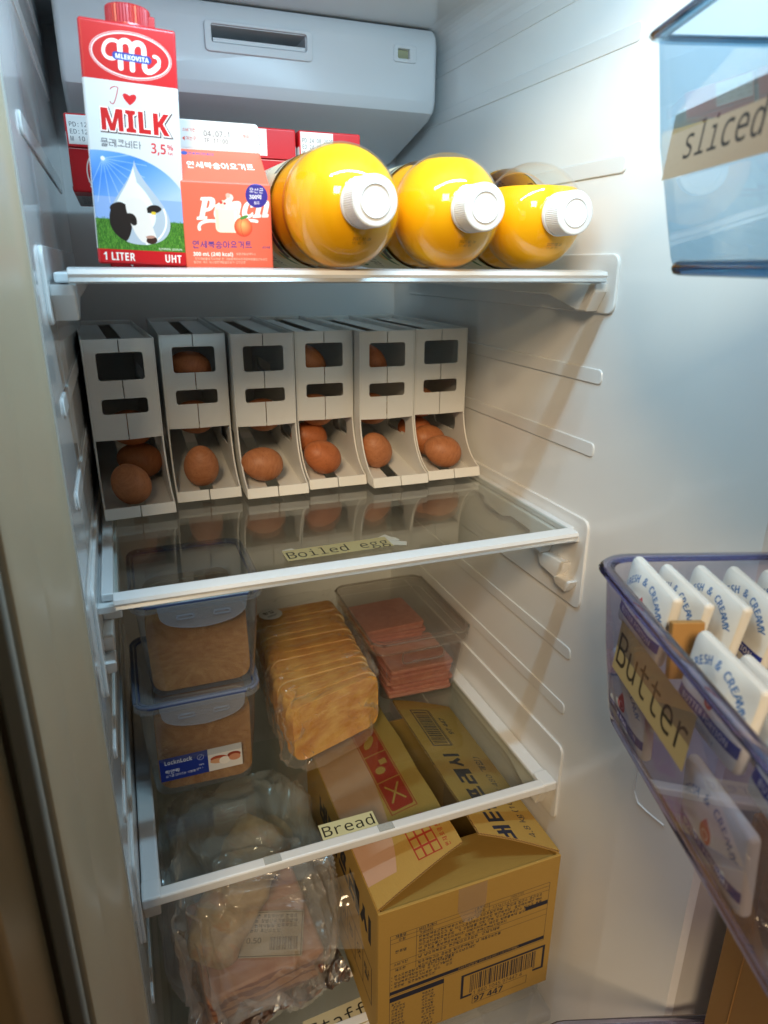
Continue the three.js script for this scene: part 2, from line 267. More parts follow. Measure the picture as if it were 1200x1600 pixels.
// cover over the drawers
{
  const s = thing('drawer_cover', 'glass cover at the bottom with a dim Staff label', 'shelf', [0.25, S4, 0]);
  part(s, 'glass_pane', new THREE.BoxGeometry(0.524, 0.005, 0.60), M.glass, [-0.0025, -0.0028, -0.30]);
  part(s, 'front_rail', rbox(0.52, 0.014, 0.016, 0.004), M.trim, [-0.0025, -0.006, 0.008]);
  part(s, 'label_sticker', new THREE.PlaneGeometry(0.088, 0.034), tapeMat(labelTape('Staff', 0.088, 0.034, true, '#b9ad8a', { size: 0.8 })), [-0.048, 0.0006, 0.000], [-Math.PI / 2, 0, 0.05]);
  const d = thing('vegetable_drawer', 'clear plastic drawer under the cardboard box', 'drawer', [0.247, S4 - 0.235, -0.24]);
  const clear = sheet(lin(0.88, 0.89, 0.90), 0.04, 0.93);
  part(d, 'drawer_body', rings([{ y: 0, w: 0.47, d: 0.52, r: 0.02 }, { y: 0.20, w: 0.50, d: 0.56, r: 0.02 }]), clear, [0, 0, 0]);
  part(d, 'drawer_lip', rbox(0.46, 0.018, 0.045, 0.005, 3), clear, [0.01, 0.203, 0.295]);
}

// ================================================================= top shelf: cartons
const RED = '#c5131f';
function drawMilk(g, W, H) { // front of the milk carton, W x H = 700 x 1760
  g.fillStyle = '#d6dade'; g.fillRect(0, 0, W, H); g.fillStyle = RED; g.fillRect(0, 0, W, 400); g.fillRect(0, H - 115, W, 115);
  g.save(); g.translate(W * 0.52, 215); g.rotate(0.02); g.strokeStyle = '#f3e6e4'; g.lineWidth = 9; g.beginPath(); g.ellipse(0, 0, 285, 148, 0, 0, 7); g.stroke(); g.lineWidth = 4; g.beginPath(); g.ellipse(0, 0, 298, 161, 0, 0, 7); g.stroke();
  g.strokeStyle = '#f6f2f0'; g.lineCap = 'round'; g.lineJoin = 'round'; g.lineWidth = 38; // script m
  g.beginPath(); g.moveTo(-80, 92); g.lineTo(-80, -60); g.bezierCurveTo(-70, -110, 5, -110, 5, -50); g.lineTo(5, 92); g.moveTo(5, -40); g.bezierCurveTo(20, -112, 95, -108, 95, -50); g.lineTo(95, 60); g.bezierCurveTo(98, 108, 150, 100, 196, 40); g.stroke();
  g.lineWidth = 24; g.beginPath(); g.moveTo(-80, -72); g.bezierCurveTo(-140, -118, -206, -60, -200, 0); g.bezierCurveTo(-190, 50, -130, 40, -118, 30); g.stroke(); g.beginPath(); g.moveTo(196, 40); g.bezierCurveTo(214, 14, 210, -22, 170, -22); g.stroke();
  g.fillStyle = '#24409c'; g.beginPath(); g.roundRect(-138, -16, 286, 56, 26); g.fill(); g.fillStyle = '#fff'; g.font = 'bold 44px sans-serif'; g.textAlign = 'center'; g.textBaseline = 'middle'; g.fillText('MLEKOVITA', 5, 13, 262); g.font = '30px sans-serif'; g.fillText('®', 182, 66); g.restore();
  g.textBaseline = 'alphabetic'; g.textAlign = 'left'; g.strokeStyle = '#b5202c'; g.lineWidth = 7; g.lineCap = 'round'; g.beginPath(); g.moveTo(192, 462); g.bezierCurveTo(205, 438, 240, 436, 250, 446); g.bezierCurveTo(236, 500, 222, 545, 208, 560); g.bezierCurveTo(196, 566, 186, 560, 184, 548); g.stroke();
  g.fillStyle = '#cc1626'; g.beginPath(); g.moveTo(330, 560); g.bezierCurveTo(250, 500, 280, 455, 330, 492); g.bezierCurveTo(385, 455, 412, 505, 330, 560); g.fill();
  g.font = 'bold 212px sans-serif'; g.textAlign = 'center'; g.lineJoin = 'miter'; g.strokeStyle = '#3a0d14'; g.lineWidth = 34; g.strokeText('MILK', W / 2 + 8, 755, 560); g.strokeStyle = '#fff'; g.lineWidth = 24; g.strokeText('MILK', W / 2 + 4, 750, 560); g.fillStyle = g.strokeStyle = RED; g.lineWidth = 8; g.fillText('MILK', W / 2 + 4, 750, 560); g.strokeText('MILK', W / 2 + 4, 750, 560);
  g.fillStyle = '#3b3f4c'; write(g, '믈레코비타', 88, 812, 66, 0.085, 0.93); g.fillStyle = '#cc1626'; g.font = 'bold 104px sans-serif'; g.textAlign = 'left'; g.fillText('3,5', 466, 890, 120); g.font = 'bold 58px sans-serif'; g.fillText('%', 592, 856, 60); g.font = 'bold 30px sans-serif'; g.fillText('fat', 596, 892);
  // printed picture: sky, meadow, drop, cow
  g.save(); g.beginPath(); g.moveTo(0, 905); g.bezierCurveTo(300, 885, 570, 960, W, 1170); g.lineTo(W, H - 115); g.lineTo(0, H - 115); g.clip();
  const sk = g.createLinearGradient(0, 900, 260, 1400); sk.addColorStop(0, '#7fb0ee'); sk.addColorStop(0.35, '#3f86e2'); sk.addColorStop(1, '#a9c4ea'); g.fillStyle = sk; g.fillRect(0, 880, W, 600);
  g.fillStyle = '#8fb0e6'; g.fillRect(0, 1240, W, 190); g.strokeStyle = 'rgba(255,255,255,0.35)'; g.lineWidth = 6; for (let a = 0; a < 9; a++) { g.beginPath(); g.moveTo(95, 960); g.lineTo(95 + 330 * Math.cos(a * 0.28 - 0.2), 960 + 330 * Math.sin(a * 0.28 - 0.2)); g.stroke(); }
  g.fillStyle = '#f4f8ff'; g.beginPath(); g.arc(95, 960, 16, 0, 7); g.fill();
  g.fillStyle = '#3f7a2a'; g.fillRect(0, 1410, W, 400); for (let i = 0; i < 2600; i++) { const x = rnd() * W, y = 1410 + rnd() * 240; g.strokeStyle = ['#2f5f1d', '#5d9a35', '#1f4a16', '#79ae45'][i & 3]; g.lineWidth = 2; g.beginPath(); g.moveTo(x, y); g.lineTo(x + rr(-6, 6), y - rr(8, 24)); g.stroke(); }
  g.restore();
  const drop = () => { g.beginPath(); g.moveTo(330, 950); g.bezierCurveTo(345, 1100, 560, 1240, 585, 1400); g.bezierCurveTo(600, 1530, 490, 1600, 345, 1600); g.bezierCurveTo(200, 1600, 95, 1520, 110, 1390); g.bezierCurveTo(135, 1240, 312, 1110, 330, 950); };
  drop(); g.fillStyle = '#b4c2d2'; g.fill(); g.save(); drop(); g.clip(); g.fillStyle = '#eef2f5'; g.beginPath(); g.moveTo(318, 1000); g.bezierCurveTo(270, 1180, 150, 1240, 150, 1400); g.lineTo(420, 1480); g.bezierCurveTo(520, 1400, 470, 1240, 340, 1120); g.fill();
  g.strokeStyle = '#f6f9fb'; g.lineWidth = 14; g.beginPath(); g.arc(350, 1390, 205, -0.4, 1.4); g.stroke();
  g.fillStyle = '#1d1a1c'; g.beginPath(); g.ellipse(185, 1440, 96, 165, 0.1, 0, 7); g.fill();
  g.restore();
  g.fillStyle = '#e9e4e1'; g.beginPath(); g.moveTo(235, 1270); g.bezierCurveTo(300, 1215, 390, 1240, 405, 1300); g.bezierCurveTo(420, 1400, 455, 1480, 470, 1540); g.bezierCurveTo(470, 1592, 400, 1600, 350, 1575); g.bezierCurveTo(290, 1520, 250, 1400, 235, 1270); g.fill();
  g.fillStyle = '#1d1a1c'; g.beginPath(); g.moveTo(240, 1290); g.bezierCurveTo(180, 1270, 120, 1290, 118, 1330); g.bezierCurveTo(150, 1400, 215, 1390, 245, 1360); g.fill(); g.beginPath(); g.moveTo(405, 1310); g.bezierCurveTo(440, 1265, 520, 1280, 522, 1312); g.bezierCurveTo(500, 1350, 440, 1350, 408, 1345); g.fill();
  g.beginPath(); g.moveTo(250, 1360); g.bezierCurveTo(300, 1345, 330, 1390, 318, 1440); g.bezierCurveTo(290, 1470, 258, 1440, 250, 1360); g.fill(); g.fillStyle = '#3a2320'; g.beginPath(); g.ellipse(430, 1560, 44, 30, -0.2, 0, 7); g.fill(); g.fillStyle = '#b98d80'; g.beginPath(); g.ellipse(420, 1535, 36, 12, -0.1, 0, 7); g.fill(); g.fillStyle = '#e8c93a'; g.fillRect(440, 1335, 34, 22); g.fillStyle = '#0d0b0b'; g.beginPath(); g.arc(290, 1405, 13, 0, 7); g.fill();
  g.fillStyle = '#f2f2ee'; g.font = '26px sans-serif'; g.fillText('symbolic picture', 480, H - 128); g.font = 'bold 88px sans-serif'; g.fillText('1 LITER', 38, H - 28, 250); g.textAlign = 'right'; g.fillText('UHT', W - 36, H - 28, 140);
}
const cartonRed = phys(0xc5131f, 0.34, { clearcoat: 0.35, clearcoatRoughness: 0.2 });
const cartonSide = phys(0xffffff, 0.36, { map: canvasTex(256, 640, (g, W, H) => { g.fillStyle = '#e4e8ec'; g.fillRect(0, 0, W, H); g.fillStyle = RED; g.fillRect(0, 0, W, 146); g.fillRect(0, H - 42, W, 42); g.fillStyle = '#5a6070'; smallPrint(g, 20, 170, 216, 18, 15); }) });
function capGeo(r, h, ribs, depth) { const pts = []; for (let i = 0; i < ribs * 2; i++) { const a = i / ribs * Math.PI, q = i & 1 ? r : r - depth; pts.push([q * Math.cos(a), q * Math.sin(a)]); } return extrude(poly(pts), h, Math.min(0.0012, h / 5), 2); }
{
  const w = 0.0685, h = 0.1685, d = 0.070, c = thing('milk_carton', 'tall red and white milk carton with cow print and red screw cap', 'carton', [0.0915, 0.0006, -0.020]);
  c.rotation.z = -0.036;
  const b = rbox(w, h, d, 0.0022, 3), front = phys(0xffffff, 0.36, { map: canvasTex(700, 1760, drawMilk), clearcoat: 0.3, clearcoatRoughness: 0.2 });
  displace(b, (v) => { const k = Math.sin((v.y / h + 0.5) * Math.PI); if (Math.abs(v.z) > d * 0.45) v.z += Math.sign(v.z) * 0.0012 * k * (1 - (2 * v.x / w) ** 2); });
  part(c, 'carton_body', b, [cartonSide, cartonSide, cartonRed, cartonRed, front, cartonSide], [-w / 2, h / 2 + 0.0012, -d / 2]);
  const neck = part(c, 'cap', merge(capGeo(0.0165, 0.014, 44, 0.0006).rotateX(-Math.PI / 2).translate(0, 0.003, 0), new THREE.CylinderGeometry(0.0172, 0.0178, 0.004, 40).translate(0, 0.002, 0), rbox(0.006, 0.010, 0.004, 0.001).translate(0.0165, 0.008, 0.004)), phys(0xb3101c, 0.35, { clearcoat: 0.4, clearcoatRoughness: 0.2 }), [-w / 2 + 0.002, h + 0.001, -d / 2 + 0.006]);
}
// gable-top yogurt carton
{
  const w = 0.0735, hb = 0.0675, d = 0.070, hr = 0.0945, hf = 0.1165, c = thing('yogurt_carton', 'coral pink gable top carton of peach yogurt drink', 'carton', [0.128, 0.0006, -0.0195]);
  const CO = '#ea6a52', ink = '#f7efe9';
  const frontT = canvasTex(880, 810, (g, W, H) => {
    g.fillStyle = CO; g.fillRect(0, 0, W, H);
    g.save(); g.fillStyle = g.strokeStyle = ink; g.lineCap = g.lineJoin = 'round'; g.lineWidth = 16; g.font = 'bold 270px serif'; g.transform(1, -0.06, -0.28, 1, 140, 345); g.fillText('Peach', -10, 0, 720); g.strokeText('Peach', -10, 0, 720); g.restore();
    g.strokeStyle = ink; g.lineCap = 'round'; g.lineWidth = 30; g.beginPath(); g.moveTo(150, 440); g.bezierCurveTo(130, 370, 240, 350, 330, 362); g.moveTo(560, 360); g.bezierCurveTo(620, 345, 680, 340, 730, 352); g.stroke();
    g.fillStyle = '#efe3c9'; g.beginPath(); g.roundRect(312, 215, 240, 250, 46); g.fill(); g.fillStyle = '#f4ead6'; g.beginPath(); g.ellipse(432, 222, 122, 30, 0, 0, 7); g.fill(); g.fillStyle = '#e3d4b6'; g.fillRect(322, 255, 24, 180); g.fillStyle = '#f7f0e2'; g.fillRect(505, 260, 20, 160);
    for (const [x, y, r, k] of [[400, 205, 40, '#f1dcc6'], [450, 195, 44, '#f6ece2'], [470, 140, 34, '#f3d9cf'], [452, 120, 22, '#eeb4a4'], [380, 185, 16, '#d5453c'], [415, 195, 12, '#c83b34']]) { g.fillStyle = k; g.beginPath(); g.arc(x, y, r, 0, 7); g.fill(); }
    const pk = g.createRadialGradient(585, 380, 10, 590, 400, 95); pk.addColorStop(0, '#f6b06a'); pk.addColorStop(0.6, '#ea7a4a'); pk.addColorStop(1, '#d8452f'); g.fillStyle = pk; g.beginPath(); g.arc(588, 410, 92, 0, 7); g.fill(); g.strokeStyle = '#b8502f'; g.lineWidth = 5; g.beginPath(); g.moveTo(588, 325); g.bezierCurveTo(550, 380, 560, 450, 590, 500); g.stroke(); g.fillStyle = '#4c8a3c'; g.beginPath(); g.ellipse(600, 318, 46, 15, -0.35, 0, 7); g.fill();
    g.fillStyle = '#3a2f8c'; g.beginPath(); g.arc(740, 112, 112, 0, 7); g.fill(); g.fillStyle = ink; write(g, '유산균', 668, 40, 50, 0.1); write(g, '300억', 664, 100, 50, 0.13); write(g, '함유', 710, 164, 30, 0.12);
    g.fillStyle = '#3b348a'; write(g, '연세복숭아요거트', 70, 545, 78, 0.105, 0.96); write(g, '냉장제품', 770, 590, 22, 0.1); g.fillStyle = ink; g.font = 'bold 50px sans-serif'; g.fillText('300 mL (240 kcal)', 68, 690, 400); g.fillStyle = '#f3b8a4'; smallPrint(g, 500, 655, 340, 1, 26); smallPrint(g, 70, 705, 770, 2, 26);
    g.fillStyle = '#d9d4cc'; g.fillRect(0, H - 12, W, 12);
  });
  const slopeT = canvasTex(880, 420, (g, W, H) => { g.fillStyle = CO; g.fillRect(0, 0, W, H); g.fillStyle = '#2e4fa0'; g.beginPath(); g.ellipse(85, 55, 34, 24, 0, 0, 7); g.fill(); write(g, '연세대학교연세우유', 130, 40, 34, 0.13, 0.85); g.fillStyle = ink; write(g, '연세복숭아요거트', 90, 160, 92, 0.12, 0.95); });
  const finT = canvasTex(880, 260, (g, W, H) => { g.fillStyle = '#cfccc8'; g.fillRect(0, 0, W, H); g.fillStyle = '#c4402f'; write(g, '소비기한', 60, 70, 38, 0.1); write(g, '여는곳', 92, 150, 40, 0.1); g.beginPath(); g.moveTo(50, 172); g.lineTo(82, 150); g.lineTo(82, 194); g.fill(); write(g, '까지', 740, 100, 40, 0.1); g.fillStyle = '#474349'; g.font = '74px monospace'; g.fillText('04.07.1', 290, 138, 360); g.font = '58px monospace'; g.fillText('7F 11:00', 290, 200, 330); });
  const mk = (t) => phys(0xffffff, 0.4, { map: t, clearcoat: 0.25, clearcoatRoughness: 0.25 }), plain = phys(new THREE.Color(CO), 0.42, { clearcoat: 0.25, clearcoatRoughness: 0.25 });
  part(c, 'carton_body', rbox(w, hb, d, 0.0018, 3), [plain, plain, plain, plain, mk(frontT), plain], [0, hb / 2, -d / 2]);
  const quad = (a, b, cc, dd) => { const g = new THREE.BufferGeometry(); g.setAttribute('position', new THREE.Float32BufferAttribute([...a, ...b, ...cc, ...a, ...cc, ...dd], 3)); g.setAttribute('uv', new THREE.Float32BufferAttribute([0, 0, 1, 0, 1, 1, 0, 0, 1, 1, 0, 1], 2)); g.computeVertexNormals(); return g; };
  const h2 = w / 2 - 0.0009, zt = -d / 2;
  part(c, 'gable_front', quad([-h2, hb - 0.001, -0.0012], [h2, hb - 0.001, -0.0012], [h2 - 0.001, hr, zt + 0.0016], [-h2 + 0.001, hr, zt + 0.0016]), mk(slopeT));
  part(c, 'gable_back', quad([h2, hb - 0.001, -d + 0.0012], [-h2, hb - 0.001, -d + 0.0012], [-h2, hr, zt - 0.0016], [h2, hr, zt - 0.0016]), plain);
  for (const s of [-1, 1]) { const a = [s * h2, hb - 0.001, -0.0012], b = [s * h2, hb - 0.001, -d + 0.0012], m1 = [s * (h2 - 0.020), hb + 0.012, zt], f = [s * h2, hr, zt + 0.001], k = [s * h2, hr, zt - 0.001]; part(c, 'gable_fold', merge(quad(a, b, m1, m1), quad(a, m1, f, f), quad(m1, b, k, k)), plain); }
  const fin = extrude((() => { const s = rrect(w - 0.002, hf - hr + 0.001, 0.004); return s; })(), 0.0034, 0.0006, 2);
  part(c, 'top_seal', fin, std(lin(0.72, 0.70, 0.67), 0.5), [0, (hr + hf) / 2 - 0.0005, zt - 0.0017]);
  part(c, 'date_print', new THREE.PlaneGeometry(w - 0.009, hf - hr - 0.002), mk(finT), [0, (hr + hf) / 2, zt + 0.00195]);
}
// milk cartons lying behind, tops to the front
{
  const face = (lines, narrow) => canvasTex(512, 512, (g, W, H) => {
    g.fillStyle = RED; g.fillRect(0, 0, W, H); g.fillStyle = '#e3e0de'; g.fillRect(12, 8, 270, 190); g.fillStyle = '#3b3a40'; g.font = '42px monospace'; lines.forEach((l, i) => g.fillText(l, 24, 84 + i * 46, 258));
    g.strokeStyle = '#7c0a12'; g.lineWidth = 5; g.beginPath(); g.moveTo(0, 218); g.lineTo(W, 222); g.stroke(); g.strokeStyle = '#e9d3cf'; g.lineWidth = 3; g.beginPath(); g.moveTo(0, 226); g.lineTo(W, 230); g.stroke();
    g.strokeStyle = '#f0e4e1'; g.lineWidth = 10; g.beginPath(); g.arc(300, 380, 190, 2.5, 3.7); g.stroke(); g.beginPath(); g.moveTo(120, 470); g.lineTo(155, 505); g.lineTo(170, 455); g.stroke();
    g.fillStyle = '#f0e4e1'; g.save(); g.translate(150, 460); g.rotate(-1.25); g.font = 'bold 34px sans-serif'; g.fillText('Twist & lift', 0, 10, 190); g.font = '24px sans-serif'; g.fillText('Open and reopen', 0, -26, 190); g.restore();
  });
  const F = [face(['PD:12.08.', 'ED:12.08.', 'M 10 17:']), face(['PD 24 08 2025', 'ED 24 08 2026', 'M 09 13:20']), face(['PD 24 08', 'ED 24 08', 'M 09 13'])].map((t) => phys(0xffffff, 0.36, { map: t, clearcoat: 0.3, clearcoatRoughness: 0.2 }));
  const G = 'milk cartons lying behind the front row';
  const spots = [[0.041, 1, -0.200, 0, 'red milk carton lying on another, left of the tall milk carton'], [0.0675, 0, -0.199, 0, 'red milk carton lying on the shelf behind the tall milk carton'], [0.1265, 1, -0.203, 2, 'red milk carton lying on its side right behind the gable top carton'], [0.139, 0, -0.203, 2, 'red milk carton lying on the shelf behind the gable top carton'], [0.1985, 1, -0.200, 2, 'red milk carton lying between the gable top carton and the juice'], [0.210, 0, -0.200, 2, 'red milk carton lying on the shelf behind the first juice bottle'], [0.2715, 1, -0.200, 1, 'red milk carton with white date panel lying above the juice bottles']];
  for (const [x, up, z, f, label] of spots) {
    const c = thing('milk_carton', label, 'carton', [x, up * 0.0702 + 0.0005, z], G);
    const b = rbox(0.070, 0.0695, 0.198, 0.0022, 2);
    part(c, 'carton_body', b, [cartonSide, cartonSide, cartonRed, cartonSide, F[f], cartonRed], [0, 0.0348, -0.099]);
    part(c, 'fold_flap', rbox(0.068, 0.0006, 0.003, 0.0002), cartonRed, [0, 0.0405, 0.0008]);
    part(c, 'cap', capGeo(0.0135, 0.008, 36, 0.0005), cartonRed, [0.012, 0.019, -0.0005]);
  }
}
// ----------------------------------------------------------------- juice bottles lying down
{
  const R = 0.0505, pet = sheet(lin(0.97, 0.98, 0.97), 0.03, 1, { ior: 1.5 });
  const prof = [[0.030, -0.232], [0.043, -0.230], [0.048, -0.222], [0.049, -0.205], [0.0492, -0.075], [0.0485, -0.071], [0.0495, -0.066], [0.0480, -0.061], [0.0495, -0.055], [0.0484, -0.050], [0.0500, -0.042]];
  for (let i = 0; i <= 36; i++) { const a = -0.55 + i / 36 * 1.78; prof.push([R * Math.cos(a * 0.985) * (a < 0 ? 1 - 0.0 : 1), R * Math.sin(a) - 0.0 + 0]); }
  const P = prof.filter((p, i) => i < 11 || p[1] > -0.036), tip = P[P.length - 1]; P.push([0.0172, tip[1] + 0.004], [0.0165, tip[1] + 0.012]);
  const V = (s, o = 0) => P.map(([r, y]) => new THREE.Vector2(Math.max(0.0005, r * s + o), y * (s < 1 ? 0.994 : 1)));
  const juice = phys(lin(1.0, 0.47, 0.003), 0.5, { specularIntensity: 0.4 });
  const labelT = canvasTex(1024, 512, (g, W, H) => {
    g.fillStyle = '#e9e3c2'; g.fillRect(0, 0, W, H); for (let i = 0; i < 12; i++) { const x = rnd() * W, y = rnd() * H, r = rr(26, 58); g.fillStyle = ['#e8b35c', '#f0c46c', '#e2a04a'][i % 3]; g.beginPath(); g.arc(x, y, r, 0, 7); g.fill(); g.fillStyle = '#3f7d2c'; g.beginPath(); g.ellipse(x + r, y - r * 0.6, r * 0.9, r * 0.3, rnd() * 3, 0, 7); g.fill(); }
    g.fillStyle = '#f0ecd4'; g.fillRect(0, 170, W, 190); g.fillStyle = '#2c2a22'; for (let i = 0; i < 4; i++) { g.fillRect(i * 260 + 20, 20, 120, 34); } g.fillStyle = '#3c6b2a'; g.fillRect(0, 0, W, 8); g.fillRect(0, H - 8, W, 8); g.fillStyle = '#4b3a1a'; for (let i = 0; i < 4; i++) smallPrint(g, i * 256 + 20, 200, 200, 4, 24);
  });
  labelT.wrapS = THREE.RepeatWrapping; const labelM = phys(0xffffff, 0.35, { map: rep(labelT, 1, 1), side: THREE.DoubleSide });
  const capM = phys(lin(0.84, 0.85, 0.86), 0.42), codeT = ['2027.02.24', '2027.02.24', '2027.02.24'].map((d, i) => canvasTex(512, 160, (g, W, H) => { g.clearRect(0, 0, W, H); g.fillStyle = '#8a4a08'; g.font = '66px monospace'; g.fillText(d, 20, 66, 470); g.fillText(['11:42 F1', '11:41 F1', '11:41 F1'][i], 20, 136, 400); }));
  const spec = [[0.2235, -0.010, -0.05, 2, 'full bottle of orange juice lying beside the gable top carton'], [0.331, -0.026, 0.0, 0.0945, 'bottle of orange juice lying in the middle, a thin air gap on top'], [0.4365, -0.046, 0.02, 0.0765, 'part empty bottle of orange juice lying next to the side wall']];
  spec.forEach(([x, z, turn, level, label], i) => {
    const b = thing('juice_bottle', label, 'bottle', [x, 0.0006, z], 'juice bottles lying on the top shelf'); b.rotation.y = -turn;
    const up = [Math.PI / 2, 0, 0];
    const lq = new THREE.LatheGeometry(V(0.965), 128); lq.rotateX(Math.PI / 2); lq.translate(0, R, 0);
    { const k = 0.015; const capEnd = new THREE.CircleGeometry(P[P.length - 1][0] * 0.965, 40).translate(0, R, P[P.length - 1][1] * 0.994), back = new THREE.CircleGeometry(P[0][0] * 0.965, 40).rotateY(Math.PI).translate(0, R, P[0][1] * 0.994);
      const all = merge(lq, capEnd, back); if (level < 1) { const p = all.attributes.position; for (let j = 0; j < p.count; j++) if (p.getY(j) > level) p.setY(j, level); }
      const mm = mergeVertices((all.deleteAttribute('uv'), all.deleteAttribute('normal'), all), 1e-6); mm.computeVertexNormals(); part(b, 'juice', creased(mm, 0.9), juice); }
    const sh = new THREE.LatheGeometry(V(1), 128); sh.rotateX(Math.PI / 2); sh.translate(0, R, 0); part(b, 'bottle_shell', sh, pet);
    part(b, 'bottle_base', new THREE.CircleGeometry(0.030, 40), pet, [0, R, -0.232], [0, Math.PI, 0]);
    const lb = new THREE.CylinderGeometry(0.0501, 0.0501, 0.150, 96, 1, true); lb.rotateX(Math.PI / 2); part(b, 'label', lb, labelM, [0, R, -0.1270]);
    const y0 = P[P.length - 1][1];
    const cap = part(b, 'cap', capGeo(0.0192, 0.0220, 72, 0.0004), capM, [0, R, y0 - 0.005]);
    part(cap, 'cap_ring', new THREE.TorusGeometry(0.0122, 0.0007, 8, 48), capM, [0, 0, 0.0221]); part(cap, 'tamper_band', new THREE.CylinderGeometry(0.0194, 0.0194, 0.0035, 60).rotateX(Math.PI / 2), capM, [0, 0, -0.0022]);
    const cp = new THREE.SphereGeometry(R * 1.004, 16, 8, Math.PI * 0.5 - 0.28, 0.5, Math.PI * 0.5 + 0.50, 0.17); part(b, 'date_code', cp, std(0xffffff, 0.6, { map: codeT[i], transparent: true }), [0, R, 0], [0, 0, 0]).rotation.y = 0.12;
  });
}

// ================================================================= egg racks and eggs
{
  const W = 0.0805, T = 0.002, top = 0.2045, zF = -0.055, zB = -0.355, open = 0.0855; // lip front is z = 0, floor y = 0
  const side = new THREE.Shape(); side.moveTo(zB, 0.006); side.lineTo(zB, top); side.lineTo(zF, top); side.lineTo(zF, open); side.bezierCurveTo(zF + 0.004, 0.055, zF + 0.02, 0.026, 0, 0.0165); side.lineTo(-0.003, 0.004); side.lineTo(-0.03, 0.004); side.lineTo(-0.1, 0.006); side.lineTo(zB, 0.006);
  const sideG = extrude(side, T, 0.0004, 1, 16).rotateY(-Math.PI / 2); // shape x -> +z, thickness towards -x
  const slotted = (() => { const s = side.clone(); s.holes.push(rrect(0.075, 0.022, 0.010, -0.155, 0.052, THREE.Path), rrect(0.12, 0.02, 0.01, -0.32, 0.125, THREE.Path)); return extrude(s, T, 0.0004, 1, 16).rotateY(-Math.PI / 2); })();
  const half = (s) => { // one half of the front panel, windows cut as notches at the seam
    const a = s * 0.0005, b = s * (W / 2 - T), n = s * 0.026, sh = new THREE.Shape(), r = 0.004; sh.moveTo(a, open - 0.001); sh.lineTo(b, open); sh.lineTo(b, top - 0.0005); sh.lineTo(a, top - 0.0005);
    const notch = (y1, y0) => { sh.lineTo(a, y1); sh.lineTo(n - s * r, y1); sh.quadraticCurveTo(n, y1, n, y1 - r); sh.lineTo(n, y0 + r); sh.quadraticCurveTo(n, y0, n - s * r, y0); sh.lineTo(a, y0); };
    notch(0.1885, 0.1565); notch(0.1345, 0.1165); sh.lineTo(a, open - 0.001); return extrude(sh, T, 0.0005, 2, 5);
  };
  const halves = [half(1), half(-1)];
  const prof = []; for (let i = 0; i <= 10; i++) { const t = i / 10; prof.push([-0.34 + 0.31 * t, 0.050 - 0.044 * Math.pow(t, 0.9)]); } prof.push([-0.016, 0.0045], [-0.006, 0.006], [-0.001, 0.0165]);
  const floorShape = poly([...prof, [-0.003, 0.0165], [-0.0075, 0.0085], [-0.0165, 0.0068], ...prof.slice(0, 11).reverse().map(([z, y]) => [z, y + 0.0022])]);
  const stripW = (W - 0.017) / 2 - T;
  const strip = extrude(floorShape, stripW, 0.0003, 1).rotateY(-Math.PI / 2);
  const lipG = () => rbox(W / 2 - 0.0006, 0.0135, 0.0035, 0.001, 2);
  const ramp = extrude(poly([[-0.055, 0.136], [-0.29, 0.112], [-0.29, 0.1142], [-0.055, 0.1382]]), stripW, 0.0003, 1).rotateY(-Math.PI / 2);
  const xs = [[0.0335, -0.2105, 0.06], [0.1180, -0.2470, 0.0], [0.2035, -0.2320, 0.0], [0.2880, -0.2440, 0.0], [0.3705, -0.2220, 0.0], [0.4545, -0.2290, 0.0]];
  const L = ['white plastic egg rack beside the left wall, one brown egg on its tray', 'white plastic egg rack, second one from the left wall', 'white plastic egg rack, third one from the left wall', 'white plastic egg rack, third one from the ribbed right wall', 'white plastic egg rack with an almost empty tray, second from the right wall', 'white plastic egg rack against the right wall, eggs heaped on its tray'];
  const proto = thing('egg_rack', L[0], 'egg rack', [0, 0, 0], 'egg racks in a row');
  part(proto, 'side_panel', slotted, M.rack, [-W / 2 + T, 0, 0]); part(proto, 'side_panel', slotted, M.rack, [W / 2, 0, 0]);
  for (const h of halves) part(proto, 'front_panel', h, M.rack, [0, 0, zF - T]);
  part(proto, 'back_panel', rbox(W - 2 * T, top - 0.012, T, 0.0004), M.rack, [0, top / 2 + 0.003, zB + T / 2]);
  part(proto, 'top_bar', rbox(W - 2 * T, 0.008, 0.012, 0.002), M.rack, [0, top - 0.004, zB + 0.009]); part(proto, 'top_bar', rbox(W - 2 * T, 0.003, 0.006, 0.001), M.rack, [0, top - 0.0022, zF - 0.0055]);
  for (const s of [0, 1]) { part(proto, 'tray_floor', strip, M.rack, [s ? W / 2 - T : -0.0085, 0, 0]); part(proto, 'ramp', ramp, M.rack, [s ? W / 2 - T : -0.0085, 0, 0]); part(proto, 'tray_lip', lipG(), M.rack, [(s ? 1 : -1) * (W / 4 + 0.0002), 0.0103, 0.0002], [-0.30, 0, 0]); }
  for (const s of [-1, 1]) part(proto, 'top_cover', rbox((W - 2 * T - 0.017) / 2, 0.0018, 0.284, 0.0006), M.rack, [s * (0.017 / 2 + (W - 2 * T - 0.017) / 4), top - 0.0065, (zF + zB) / 2 - 0.001]);
  part(proto, 'shade_lip', rbox(W - 2 * T, 0.002, 0.016, 0.0008), M.rack, [0, open + 0.001, zF - 0.010]);
  xs.forEach(([x, z, t], i) => { const c = i ? proto.clone() : proto; if (i) { c.name = numbered('egg_rack'); scene.add(c); } c.userData = { label: L[i], category: 'egg rack', group: 'egg racks in a row' }; c.position.set(x, S2 + 0.0004, z); c.rotation.y = t; });
  // eggs
  const eg = (() => { const p = []; for (let i = 0; i <= 28; i++) { const a = Math.PI * i / 28; p.push(new THREE.Vector2(Math.max(1e-5, 0.0222 * Math.sin(a) * (1 + 0.10 * Math.cos(a))), -0.0282 * Math.cos(a))); } return new THREE.LatheGeometry(p, 36); })();
